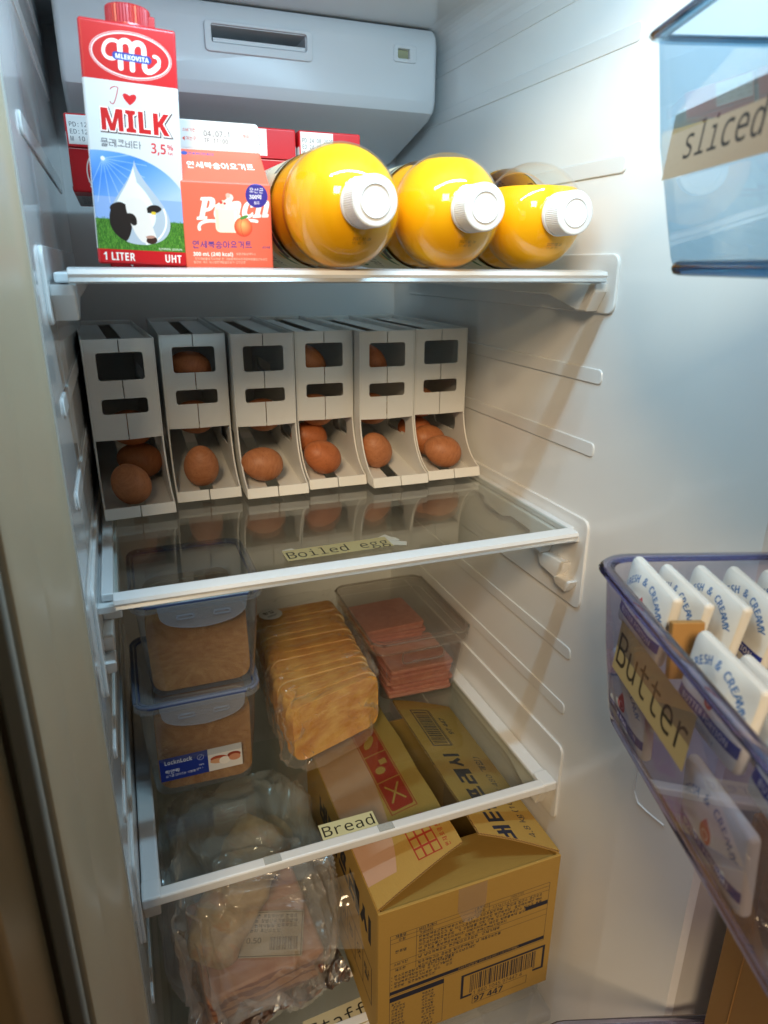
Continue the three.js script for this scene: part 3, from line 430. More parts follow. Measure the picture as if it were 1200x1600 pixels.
  const eggT = (k) => dataTex(256, (x, y) => { const v = tile(x, y, 10, k, 4), s = tile(x, y, 90, k + 3, 2), d = s > 0.52 ? -0.12 : 0; return [0.71 + 0.045 * v + d, 0.455 + 0.045 * v + 0.8 * d, 0.29 + 0.04 * v + 0.6 * d]; }, true);
  const eggM = [1, 2, 3].map((k) => std([0xffffff, 0xf4ead8, 0xffe6cf][k - 1], 0.5, { map: eggT(k), bumpMap: rep(grainT, 3, 3), bumpScale: 0.00006 }));
  const E = [ // rack, dx, height, dz from the lip, tilt z, tilt x, what
    [0, -0.006, 0.0375, -0.028, 0.35, 0.5, 'brown egg on the tray of the rack by the left wall'], [0, 0.012, 0.048, -0.096, 1.3, 0.2, 'brown egg behind another in the rack by the left wall'], [0, 0.004, 0.092, -0.092, 1.4, 0.0, 'brown egg behind the lower window of the rack by the left wall'],
    [1, -0.004, 0.0400, -0.035, 0.05, 0.35, 'brown egg upright on the tray of the second rack from the left wall'], [1, -0.004, 0.093, -0.090, 1.4, 0.1, 'brown egg behind the lower window of the second rack from the left wall'], [1, -0.004, 0.1585, -0.085, 1.45, 0.1, 'brown egg behind the upper window of the second rack from the left wall'],
    [2, -0.012, 0.0375, -0.040, 1.35, 0.25, 'brown egg on the tray of the third rack from the left wall'], [2, 0.0, 0.093, -0.090, 1.4, 0.1, 'brown egg behind the lower window of the third rack from the left wall'],
    [3, -0.012, 0.0385, -0.034, 0.95, 0.3, 'brown egg on the tray of the third rack from the right wall'], [3, -0.006, 0.093, -0.090, 1.4, 0.1, 'brown egg behind the lower window of the third rack from the right wall'], [3, -0.015, 0.1585, -0.085, 0.6, 0.1, 'brown egg behind the upper window of the third rack from the right wall'], [3, -0.014, 0.052, -0.098, 1.2, 0.2, 'brown egg at the back of the third rack from the right wall'],
    [4, -0.014, 0.0400, -0.062, 0.5, 0.3, 'brown egg half hidden at the back of the nearly empty tray'], [4, -0.012, 0.093, -0.093, 1.4, 0.1, 'brown egg behind the lower window of the rack with the nearly empty tray'], [4, -0.015, 0.1585, -0.085, 0.5, 0.1, 'brown egg behind the upper window of the rack with the nearly empty tray'],
    [5, -0.007, 0.0375, -0.026, 1.18, 0.15, 'brown egg at the lip of the heaped tray by the right wall'], [5, -0.012, 0.0450, -0.066, 1.15, 0.15, 'brown egg second from the lip of the heaped tray'], [5, -0.015, 0.0500, -0.108, 1.15, 0.1, 'brown egg third from the lip of the heaped tray'], [5, -0.016, 0.0965, -0.100, 1.3, 0.1, 'brown egg behind the lower window of the rack by the right wall'],
  ];
  E.forEach(([r, dx, h, dz, tz, tx, label], i) => { const [x, z, t] = xs[r]; tagMesh('egg', eg, eggM[i % 3], label, 'egg', [x + dx * Math.cos(t) + dz * Math.sin(t), S2 + h, z + dz * Math.cos(t)], [tx, rr(-0.3, 0.3), tz], 'brown eggs in the racks'); });
}

// ================================================================= bread boxes, loaf and ham on the third shelf
const crustT = dataTex(512, (x, y) => { const v = tile(x, y, 14, 2, 5), s = tile(x, y, 110, 8, 2); return [0.70 + 0.07 * v + 0.06 * s, 0.50 + 0.08 * v + 0.06 * s, 0.27 + 0.07 * v + 0.05 * s]; }, true);
const crustB = dataTex(512, (x, y) => 0.5 + 0.35 * tile(x, y, 60, 4, 4) + 0.2 * tile(x, y, 150, 9, 2));
const goldT = dataTex(512, (x, y) => { const v = tile(x, y, 6, 21, 5), s = tile(x, y, 100, 28, 2); return [0.84 + 0.08 * v + 0.05 * s, 0.62 + 0.14 * v + 0.06 * s, 0.28 + 0.14 * v + 0.05 * s]; }, true);
const crumbT = dataTex(256, (x, y) => { const s = tile(x, y, 60, 13, 4); return [0.90 + 0.09 * s, 0.80 + 0.11 * s, 0.60 + 0.13 * s]; }, true);
const bread = { crust: std(0xffffff, 0.85, { map: rep(crustT, 7, 7), bumpMap: rep(crustB, 9, 9), bumpScale: 0.0012 }), gold: std(0xffffff, 0.7, { map: rep(goldT, 6, 6), bumpMap: rep(crustB, 9, 9), bumpScale: 0.0008 }), crumb: std(0xffffff, 0.9, { map: rep(crumbT, 10, 10), bumpMap: rep(crustB, 12, 12), bumpScale: 0.0015 }) };
function sliceGeo(w, h, t, k) { const s = rrect(w, h, 0.021, -w / 2, 0); const g = extrude(s, t, Math.min(0.0008, t / 3), 2, 8); displace(g, (v) => { const n = noise.noise(v.x * 60 + k * 9, v.y * 60, k * 3.3); v.x *= 1 + 0.012 * n; v.y += 0.0015 * n; v.z += 0.001 * noise.noise(v.x * 80, v.y * 80, k); }); return g; }
function breadBox(label, y, x, z, withLabel, h) {
  const b = thing('food_container', label, 'container', [x, y, z - 0.085], 'stacked bread boxes');
  const pp = sheet(lin(0.84, 0.87, 0.91), 0.12, 0.945), ppl = sheet(lin(0.74, 0.78, 0.86), 0.25, 0.80), blue = phys(lin(0.055, 0.085, 0.22), 0.35);
  part(b, 'box_body', rings([{ y: 0.001, w: 0.118, d: 0.150, r: 0.018 }, { y: 0.0035, w: 0.126, d: 0.158, r: 0.020 }, { y: h * 0.5, w: 0.137, d: 0.167, r: 0.018 }, { y: h - 0.012, w: 0.143, d: 0.172, r: 0.018 }, { y: h - 0.010, w: 0.149, d: 0.177, r: 0.019 }]), pp);
  const lid = part(b, 'lid', rings([{ y: h - 0.012, w: 0.1535, d: 0.181, r: 0.02 }, { y: h - 0.0015, w: 0.1545, d: 0.182, r: 0.021 }, { y: h, w: 0.152, d: 0.179, r: 0.02 }, { y: h - 0.001, w: 0.140, d: 0.167, r: 0.016 }, { y: h - 0.006, w: 0.138, d: 0.165, r: 0.016 }], ['top']), ppl);
  const ring = (w, d, r, yy, t) => { const p = []; for (let c = 0; c < 4; c++) for (let k = 0; k <= 6; k++) { const a = (c + k / 6) * Math.PI / 2; p.push([(c === 0 || c === 3 ? 1 : -1) * (w / 2 - r) + r * Math.cos(a), yy, (c < 2 ? 1 : -1) * (d / 2 - r) + r * Math.sin(a)]); } return new THREE.TubeGeometry(new THREE.CatmullRomCurve3(p.map((q) => new THREE.Vector3(...q)), true, 'catmullrom', 0.3), 120, t, 6, true); };
  part(lid, 'seal', ring(0.1505, 0.178, 0.02, h - 0.0035, 0.0025), blue); part(lid, 'seal', ring(0.140, 0.167, 0.016, h - 0.0045, 0.0018), blue);
  const flap = () => { const s = new THREE.Shape(); s.moveTo(-0.052, 0); s.lineTo(-0.050, -0.014); s.quadraticCurveTo(-0.044, -0.030, 0, -0.032); s.quadraticCurveTo(0.044, -0.030, 0.050, -0.014); s.lineTo(0.052, 0); return extrude(s, 0.0024, 0.0006, 2, 8); };
  const f = part(b, 'latch', flap(), ppl, [0.004, h - 0.004, 0.0912], [-0.05, 0, 0]);
  for (const s of [-1, 1]) { const hole = rrect(0.021, 0.0065, 0.003); hole.holes.push(rrect(0.016, 0.0026, 0.0012, -0.008, -0.0013, THREE.Path)); part(f, 'latch_slot', extrude(hole, 0.0016, 0.0004, 2), ppl, [s * 0.021, -0.015, 0.0022]); }
  part(b, 'latch', flap(), ppl, [0.0775, h - 0.004, 0], [0, Math.PI / 2, 0]);
  if (withLabel) {
    const t = canvasTex(900, 300, (g, W, H) => { g.fillStyle = '#16308c'; g.fillRect(0, 0, 520, H); g.fillStyle = '#d9d5cf'; g.fillRect(520, 0, W - 520, H); g.fillStyle = '#f0f2f8'; g.font = 'bold 72px sans-serif'; g.fillText('LocknLock', 50, 90, 300); write(g, '락앤락', 52, 158, 54, 0.12); write(g, '습기를 잡아주는 식빵용기', 52, 222, 34, 0.09, 0.9); g.strokeStyle = '#cdd6ee'; g.lineWidth = 4; g.beginPath(); g.arc(440, 80, 34, 0, 7); g.stroke(); g.beginPath(); g.moveTo(420, 100); g.lineTo(455, 60); g.stroke(); g.font = '30px sans-serif'; g.fillText('99%', 415, 190); smallPrint(g, 400, 215, 100, 1, 18);
      for (const [x, y, rx, ry, c] of [[640, 150, 95, 40, '#a5472c'], [640, 180, 100, 34, '#cf9a72'], [700, 190, 60, 50, '#e9e2d8'], [810, 140, 75, 40, '#8f3a25'], [815, 175, 66, 44, '#c98a6a']]) { g.fillStyle = c; g.beginPath(); g.ellipse(x, y, rx, ry, 0.05, 0, 7); g.fill(); } });
    part(b, 'label_sticker', new THREE.PlaneGeometry(0.103, 0.0335), phys(0xffffff, 0.3, { map: t, clearcoat: 0.4 }), [-0.004, 0.045, 0.0825], [-0.045, 0, 0]);
  }
  for (let i = 0; i < 5; i++) { const s = part(b, 'none', sliceGeo(0.119 - i * 0.001, h - 0.024, 0.0185, i + (withLabel ? 20 : 3)), [i ? bread.crumb : bread.crust, bread.crust]); b.remove(s); s.name = numbered('bread_slice'); scene.add(s); s.position.set(x + rr(-0.003, 0.004) + (withLabel ? 0.003 : 0), y + 0.004, z - 0.085 + 0.053 - i * 0.0215); s.rotation.set(-0.03, rr(-0.02, 0.02), withLabel ? -0.02 : 0.02);
    s.userData = { label: (i === 0 ? 'brown crust end slice inside the ' : ORD[i - 1] + ' white bread slice behind the crust in the ') + (withLabel ? 'lower' : 'upper') + ' bread box', category: 'bread slice', group: withLabel ? 'bread slices in the lower box' : 'bread slices in the upper box' }; }
}
breadBox('clear lidded bread box with blue label sticker, at the bottom of the stack', S3 + 0.0004, 0.0745, -0.148, true, 0.147);
breadBox('clear lidded bread box with blue seal, resting on the labelled one', S3 + 0.1478, 0.0850, -0.148, false, 0.134);
// sliced loaf in a clear bag
{
  const n = 15, y = S3 + 0.0026, loaf = thing('bread_loaf', 'golden sliced loaf lying in a clear bag next to the bread boxes', 'loaf', [0.256, y, -0.200]);
  const TURN = (k) => 0.03 + 0.31 * Math.exp(-Math.max(0, k) * 0.42);
  const at = (k) => [0.014 * k / n + 0.0012 * Math.sin(k * 1.7), 0, -k * 0.0178 + 0.006 * Math.exp(-Math.max(0, k))];
  for (let k = 0; k < n; k++) { const s = part(loaf, 'bread_slice', sliceGeo(0.148 - (k % 3) * 0.0012, 0.0855 + 0.0007 * Math.sin(k * 2.1), 0.0192, k + 40), [k === 0 ? bread.gold : bread.crumb, bread.gold], at(k), [k ? -0.02 : -0.05, TURN(k), 0.006 * Math.sin(k * 3)]); }
  // bag: sections round the loaf, gathered low in front
  const U = 90, Vn = 130, pos = [], idx = [];
  for (let j = 0; j <= Vn; j++) { const t = j / Vn, k = Math.pow(t, 2.2) * (n + 2.9) - 2.4, [cx, , cz] = at(k), turn = TURN(k), pinch = k < -0.6 ? Math.max(0.22, 1 - Math.pow((-0.6 - k) / 1.8, 1.5) * 0.78) : 1, lift = k < -0.6 ? 0 : 0;
    for (let i = 0; i <= U; i++) { const a = i / U * Math.PI * 2, c = Math.cos(a), s = Math.sin(a), e = 0.34, sx = Math.sign(c) * Math.pow(Math.abs(c), e), sy = Math.sign(s) * Math.pow(Math.abs(s), e);
      const w = 0.5 * (0.161 * (0.45 + 0.55 * pinch)), h = 0.5 * 0.0955 * pinch; let lx = sx * w, ly = h * (1 + sy) - 0.0015;
      const ridge = 1 - Math.abs(fbm(lx * 26 + 3, ly * 26, k * 0.55, 4)) * 2; const dd = 0.0085 * (k < 0.8 ? 1.7 : 1) * (ridge - 0.4) * (sy < -0.9 ? 0 : 1); lx += sx * dd; ly += Math.max(0, sy) * dd * 0.6;
      const lz = 0.004 * noise.noise(lx * 45, ly * 45, k * 0.6); pos.push(cx + lx * Math.cos(turn) + lz * Math.sin(turn), Math.max(-0.0018, ly), cz - lx * Math.sin(turn) + lz); } }
  for (let j = 0; j < Vn; j++) for (let i = 0; i < U; i++) { const a = j * (U + 1) + i, b = a + U + 1; idx.push(a, a + 1, b, b, a + 1, b + 1); }
  const c0 = pos.length / 3; let mx = 0, my = 0, mz = 0; for (let i = 0; i < U; i++) { mx += pos[3 * i]; my += pos[3 * i + 1]; mz += pos[3 * i + 2]; } pos.push(mx / U, my / U, mz / U + 0.006); for (let i = 0; i < U; i++) idx.push(c0, i + 1, i);
  const g = new THREE.BufferGeometry(); g.setAttribute('position', new THREE.Float32BufferAttribute(pos, 3)); g.setIndex(idx); g.computeVertexNormals();
  part(loaf, 'plastic_bag', creased(g, 0.5), sheet(lin(0.95, 0.95, 0.94), 0.09, 0.96, { ior: 1.6 }));
  const st = canvasTex(256, 256, (c, W, H) => { c.clearRect(0, 0, W, H); c.fillStyle = '#cfcbc2'; c.beginPath(); c.arc(128, 128, 124, 0, 7); c.fill(); c.fillStyle = '#4a443c'; write(c, '빵집', 60, 60, 66, 0.12); c.fillRect(70, 160, 116, 8); c.fillRect(70, 180, 90, 8); });
  part(loaf, 'bag_sticker', new THREE.CircleGeometry(0.020, 40), phys(0xffffff, 0.4, { map: st, transparent: true }), [-0.038, 0.0965, -0.215], [-Math.PI / 2, 0, 0.3]);
}
// ham in a clear box with lid
{
  const b = thing('food_container', 'smoky clear plastic box with lid holding sliced ham', 'container', [0.4215, S3 + 0.0004, -0.345]);
  const ps = sheet(lin(0.74, 0.72, 0.70), 0.03, 0.97, { ior: 1.57 }), ps2 = sheet(lin(0.80, 0.78, 0.75), 0.05, 0.93, { ior: 1.57 });
  part(b, 'box_body', rings([{ y: 0.0008, w: 0.118, d: 0.188, r: 0.016 }, { y: 0.003, w: 0.126, d: 0.196, r: 0.018 }, { y: 0.088, w: 0.150, d: 0.206, r: 0.016 }, { y: 0.092, w: 0.158, d: 0.212, r: 0.018 }]), ps);
  const lid = part(b, 'lid', rings([{ y: 0.091, w: 0.164, d: 0.218, r: 0.020 }, { y: 0.106, w: 0.166, d: 0.220, r: 0.021 }, { y: 0.112, w: 0.164, d: 0.218, r: 0.022 }, { y: 0.113, w: 0.156, d: 0.210, r: 0.020 }, { y: 0.109, w: 0.150, d: 0.204, r: 0.018 }], ['top']), ps2);
  part(lid, 'rim', (() => { const p = []; const w = 0.165, d = 0.219, r = 0.021; for (let c = 0; c < 4; c++) for (let k = 0; k <= 6; k++) { const a = (c + k / 6) * Math.PI / 2; p.push(new THREE.Vector3((c === 0 || c === 3 ? 1 : -1) * (w / 2 - r) + r * Math.cos(a), 0.1095, (c < 2 ? 1 : -1) * (d / 2 - r) + r * Math.sin(a))); } return new THREE.TubeGeometry(new THREE.CatmullRomCurve3(p, true, 'catmullrom', 0.3), 120, 0.0022, 6, true); })(), ps2);
  part(b, 'handle', extrude((() => { const s = rrect(0.072, 0.020, 0.006); s.holes.push(rrect(0.068, 0.016, 0.005, -0.034, -0.008, THREE.Path)); return s; })(), 0.003, 0.0006, 2), ps2, [0.0, 0.078, 0.1025], [-0.06, 0, 0]);
  const hamT = dataTex(256, (x, y) => { const v = tile(x, y, 12, 33, 4), s = tile(x, y, 50, 37, 2); return [0.79 + 0.05 * v, 0.55 + 0.06 * v + 0.05 * s, 0.48 + 0.05 * v + 0.05 * s]; }, true), hamM = [0xffffff, 0xf6e6e0, 0xffeee6].map((c, i) => phys(c, 0.34, { map: rep(hamT, 8 + i, 9 - i), clearcoat: 0.25 }));
  const sl = [0, 1, 2].map((k) => { const g = extrude(rrect(0.108, 0.098, 0.006), 0.0066, 0.0018, 2, 4).rotateX(-Math.PI / 2); return displace(g, (v) => { v.y += 0.0008 * noise.noise(v.x * 40, k * 5, v.z * 40); }); });
  const piles = [[0.004, 0.043, 7, 'in the front pile of the ham box'], [-0.004, -0.048, 11, 'in the back pile of the ham box']];
  for (const [dx, dz, n, w] of piles) for (let k = 0; k < n; k++) tagMesh('ham_slice', sl[k % 3], hamM[(k * 2) % 3], k === n - 1 ? 'pink square ham slice on top, ' + w : ORD[k] + ' pink ham slice from the bottom ' + w, 'ham slice', [0.4215 + dx + rr(-0.004, 0.004), S3 + 0.0014 + k * 0.0067, -0.345 + dz + rr(-0.003, 0.004)], [0, rr(-0.05, 0.05), 0], 'ham slices ' + w);
}

// ================================================================= cardboard box below
{
  const W = 0.252, H = 0.228, D = 0.335, t = 0.004, x0 = 0.2395, z1 = 0.050, c = thing('cardboard_box', 'open yellow brown cardboard box with Korean print and barcode under the shelf', 'box', [x0 + W / 2, S4 + 0.0008, z1]);
  const kraft = (g, w, h) => { g.fillStyle = '#b39048'; g.fillRect(0, 0, w, h); for (let i = 0; i < w * h / 160; i++) { g.fillStyle = rnd() < 0.5 ? 'rgba(90,55,10,0.07)' : 'rgba(250,205,120,0.07)'; g.fillRect(rnd() * w, rnd() * h, 2 + rnd() * 22, 1 + rnd()); } };
  const NAVY = '#23263a';
  const frontT = canvasTex(1512, 1368, (g, w, h) => {
    kraft(g, w, h); const k = 6000; g.strokeStyle = g.fillStyle = NAVY; g.lineWidth = 3; const X = (m) => m * k, T0 = X(0.041);
    g.strokeRect(X(0.0155), T0, X(0.224), X(0.103)); for (const [a, b] of [[0.006, 1], [0.013, 1], [0.046, 1], [0.056, 1]]) { g.beginPath(); g.moveTo(X(0.0155), T0 + X(a)); g.lineTo(X(0.2395), T0 + X(a)); g.stroke(); } g.beginPath(); g.moveTo(X(0.050), T0); g.lineTo(X(0.050), T0 + X(0.066)); g.moveTo(X(0.13), T0); g.lineTo(X(0.13), T0 + X(0.013)); g.moveTo(X(0.15), T0); g.lineTo(X(0.15), T0 + X(0.013)); g.stroke();
    write(g, '제품명', X(0.022), T0 + 4, 30, 0.12); write(g, '유형', X(0.026), T0 + 44, 30, 0.12); write(g, '원료명', X(0.022), T0 + X(0.026), 32, 0.12); write(g, '소비기한', X(0.020), T0 + X(0.0475), 30, 0.12); write(g, '제조원', X(0.022), T0 + X(0.0575), 30, 0.12); write(g, '버터프레시', X(0.053), T0 + 4, 30, 0.12); write(g, '가공버터', X(0.053), T0 + 44, 30, 0.12); write(g, '품목보고', X(0.132), T0 + 4, 26, 0.1); write(g, '내용량', X(0.132), T0 + 44, 26, 0.1); write(g, '10867105', X(0.18), T0 + 2, 28, 0.1); write(g, '4.8 kg (10 g X 480)', X(0.155), T0 + 42, 28, 0.1);
    smallPrint(g, X(0.053), T0 + X(0.0145), X(0.18), 5, 30, 0.12); g.fillRect(X(0.205), T0 + X(0.030), X(0.034), X(0.007)); smallPrint(g, X(0.053), T0 + X(0.0475), X(0.17), 1, 32, 0.12); smallPrint(g, X(0.053), T0 + X(0.0575), X(0.12), 2, 30, 0.12);
    g.fillRect(X(0.0155), X(0.144 - 0.044), X(0.224), 0); g.fillRect(X(0.0155), T0 + X(0.095), X(0.224), X(0.006)); g.fillStyle = '#b39048'; write(g, '소비자상담실 080-804-0011 (수신자부담)', X(0.11), T0 + X(0.0955), 30, 0.1); g.fillStyle = NAVY; for (let i = 0; i < 4; i++) { g.beginPath(); g.arc(X(0.018), T0 + X(0.0705) + i * 37, 4, 0, 7); g.fill(); } smallPrint(g, X(0.021), T0 + X(0.068), X(0.085), 4, 29, 0.12);
    g.strokeRect(X(0.0155), T0 + X(0.106), X(0.075), X(0.078)); g.fillRect(X(0.0155), T0 + X(0.106), X(0.075), X(0.008)); for (let r = 0; r < 12; r++) { smallPrint(g, X(0.018), T0 + X(0.117) + r * 33, X(0.03), 1, 26, 0.12); smallPrint(g, X(0.06), T0 + X(0.117) + r * 33, X(0.03), 1, 26, 0.12); }
    const bx = X(0.118), by = X(0.1565), bw = X(0.124), bh = X(0.040); g.lineWidth = 22; g.strokeRect(bx, by, bw, bh); let x = bx + 70; while (x < bx + bw - 70) { const a = [4, 6, 10, 14][Math.floor(rnd() * 4)]; g.fillRect(x, by + 22, a, bh - 44); x += a + [5, 7, 11][Math.floor(rnd() * 3)]; }
    g.fillStyle = '#b39048'; g.fillRect(bx + 90, by + bh - 40, bw - 180, 60); g.fillStyle = NAVY; g.font = '52px sans-serif'; g.fillText('1 880 1045 97447 4', bx + 100, by + bh + 12, bw - 190); g.lineWidth = 4; g.strokeRect(bx + 100, by + bh + 26, 500, 88); g.font = 'bold 90px sans-serif'; g.fillText('97 447', bx + 112, by + bh + 104, 480);
  });
  const leftT = canvasTex(1340, 912, (g, w, h) => { kraft(g, w, h); g.fillStyle = '#1b1d26'; g.font = 'bold 200px sans-serif'; write(g, '버터프레시', 300, 150, 200, 0.2); g.strokeStyle = '#1b1d26'; g.lineWidth = 8; g.strokeRect(60, 470, 1200, 260); for (let i = 1; i < 9; i++) { g.beginPath(); g.moveTo(60 + i * 133, 470); g.lineTo(60 + i * 133, 730); g.stroke(); } for (let i = 0; i < 9; i++) write(g, pool[i * 3], 80 + i * 133, 540, 90, 0.1); });
  const edgeT = canvasTex(512, 32, (g, w, h) => { g.fillStyle = '#a98a55'; g.fillRect(0, 0, w, h); g.strokeStyle = '#4a3416'; g.lineWidth = 3; g.beginPath(); for (let x = 0; x <= w; x += 2) g.lineTo(x, h / 2 + Math.sin(x * 0.35) * 9); g.stroke(); g.fillStyle = '#c39c58'; g.fillRect(0, 0, w, 4); g.fillRect(0, h - 4, w, 4); });
  const bumpK = rep(grainT, 2, 2), mk = (t) => std(0xffffff, 0.72, { map: t, bumpMap: bumpK, bumpScale: 0.00012 }), plain = mk(canvasTex(512, 512, kraft)), inside = plain, edge = std(0xffffff, 0.9, { map: edgeT });
  const panel = (w, h, d) => rbox(w, h, d, 0.0008, 1);
  part(c, 'front_panel', panel(W, H, t), [plain, plain, plain, plain, mk(frontT), inside], [0, H / 2, -t / 2]);
  part(c, 'side_panel', panel(t, H, D - 2 * t - 0.0006), [inside, mk(leftT), plain, plain, plain, plain], [-W / 2 + t / 2, H / 2, -D / 2]);
  part(c, 'side_panel', panel(t, H, D - 2 * t - 0.0006), [plain, inside, plain, plain, plain, plain], [W / 2 - t / 2, H / 2, -D / 2]);
  part(c, 'back_panel', panel(W, H, t), plain, [0, H / 2, -D + t / 2]); part(c, 'bottom_panel', panel(W - 2 * t - 0.001, t, D - 2 * t - 0.001), inside, [0, t / 2, -D / 2]);
  const redPrint = (g, w, h) => { // left flap, seen from above: u along the depth (front = left edge), v across
    kraft(g, w, h); g.fillStyle = '#c29a80'; g.beginPath(); g.moveTo(w * 0.10, h * 0.0); g.lineTo(w, 0); g.lineTo(w, h * 0.52); g.bezierCurveTo(w * 0.7, h * 0.53, w * 0.3, h * 0.50, w * 0.10, h * 0.30); g.fill();
    g.fillStyle = '#a3321f'; g.strokeStyle = '#a3321f'; g.lineWidth = 9; g.beginPath(); g.roundRect(w * 0.36, h * 0.52, w * 0.52, h * 0.26, 20); g.fill(); g.lineWidth = 5; g.strokeRect(w * 0.345, h * 0.505, w * 0.55, h * 0.29);
    g.strokeStyle = '#b39048'; g.lineWidth = 7; for (const q of [0.533, 0.706]) { g.beginPath(); g.moveTo(w * q, h * 0.52); g.lineTo(w * q, h * 0.78); g.stroke(); } g.fillStyle = '#b39048';
    g.lineWidth = 12; g.beginPath(); g.moveTo(w * 0.40, h * 0.57); g.lineTo(w * 0.50, h * 0.73); g.moveTo(w * 0.40, h * 0.73); g.lineTo(w * 0.50, h * 0.57); g.stroke(); g.beginPath(); g.arc(w * 0.60, h * 0.62, 30, 0, 7); g.fill(); g.beginPath(); g.rect(w * 0.63, h * 0.65, 44, 44); g.fill(); g.beginPath(); g.ellipse(w * 0.79, h * 0.65, 60, 26, 0.6, 0, 7); g.fill();
    g.strokeStyle = '#a3321f'; g.lineWidth = 7; for (let i = 0; i < 4; i++) for (let j = 0; j < 3; j++) g.strokeRect(w * (0.10 + i * 0.05), h * (0.54 + j * 0.085), w * 0.046, h * 0.08); g.fillStyle = '#a3321f'; for (let i = 0; i < 6; i++) write(g, pool[i], w * 0.1 + i * 34, h * 0.84, 30, 0.1);
  };
  const flapW = 0.134;
  const flapL = canvasTex(1340, 520, redPrint), flapR = canvasTex(1340, 500, (g, w, h) => { kraft(g, w, h); g.save(); g.fillStyle = NAVY; write(g, '버터프레시', 60, 110, 150, 0.16, 1.02); g.font = 'bold 74px sans-serif'; write(g, '4.8 kg (10 g X 480 개입)', 90, 340, 66, 0.1); g.lineWidth = 9; g.strokeStyle = NAVY; g.strokeRect(880, 90, 380, 150); for (let x = 900; x < 1240;) { const a = [4, 7, 11][Math.floor(rnd() * 3)]; g.fillRect(x, 105, a, 120); x += a + [5, 8][Math.floor(rnd() * 2)]; } g.fillRect(880, 250, 380, 6); write(g, '97 447', 1000, 290, 60, 0.13); g.restore(); });
  // flap pivots along the top side edges; local x runs inwards, print faces up
  const flap = (s, tex, tilt, w, skew) => { const p = new THREE.Group(); const g = new THREE.BoxGeometry(w, t * 0.9, D - 0.008, 10, 1, 14); displace(g, (v) => { const k = (v.x + w / 2) / w; v.y += 0.004 * Math.sin(k * Math.PI) * 0.6 + 0.0015 * noise.noise(v.x * 20, v.z * 14, s) * k; v.z += (v.z > 0 ? 1 : 0.3) * skew * k; if (k > 0.9) { const f = noise.noise(v.z * 70, 4.2, s) * 0.002; v.x += f; } });
    const uv = g.attributes.uv, ps = g.attributes.position, nm = g.attributes.normal; for (let i = 0; i < uv.count; i++) if (nm.getY(i) > 0.5) { const a = ps.getZ(i) / (D - 0.008) + 0.5, k = ps.getX(i) / w + 0.5; s < 0 ? uv.setXY(i, 1 - a, 1 - k) : uv.setXY(i, 1 - a, k); }
    const m = part(c, 'top_flap', g, [edge, edge, mk(tex), inside, edge, edge]); if (s > 0) { m.geometry.scale(-1, 1, 1); const ix = m.geometry.index; for (let i = 0; i < ix.count; i += 3) { const a = ix.getX(i); ix.setX(i, ix.getX(i + 1)); ix.setX(i + 1, a); } m.geometry.computeVertexNormals(); }
    m.geometry.translate(s < 0 ? w / 2 : -w / 2, 0, 0); m.position.set(s * (W / 2 - 0.001), H + 0.0026, -D / 2); m.rotation.z = s < 0 ? tilt : -tilt; return m; };
  flap(-1, flapL, 0.25, 0.128, -0.030); flap(1, flapR, 0.30, 0.104, -0.036);
  const sf = part(c, 'top_flap', panel(W - 0.012, t * 0.8, 0.105), inside, [0, H - 0.020, -0.052]); sf.rotation.x = -0.32; sf.material = plain;
  // clear tape over the front edge, its end curling
  const tp = displace(new THREE.PlaneGeometry(0.040, 0.055, 8, 14), (v) => { v.z = 0.0006 + (v.y < -0.012 ? Math.pow((-0.012 - v.y) * 60, 2) * 0.005 * (0.5 + 0.5 * noise.noise(v.x * 80, v.y * 60, 2)) : 0); v.x += v.y < -0.008 ? (v.x) * (v.y + 0.008) * 22 : 0; });
  part(c, 'tape', tp, sheet(lin(0.90, 0.84, 0.72), 0.18, 0.86), [-0.002, H - 0.027, 0.0006]);
}

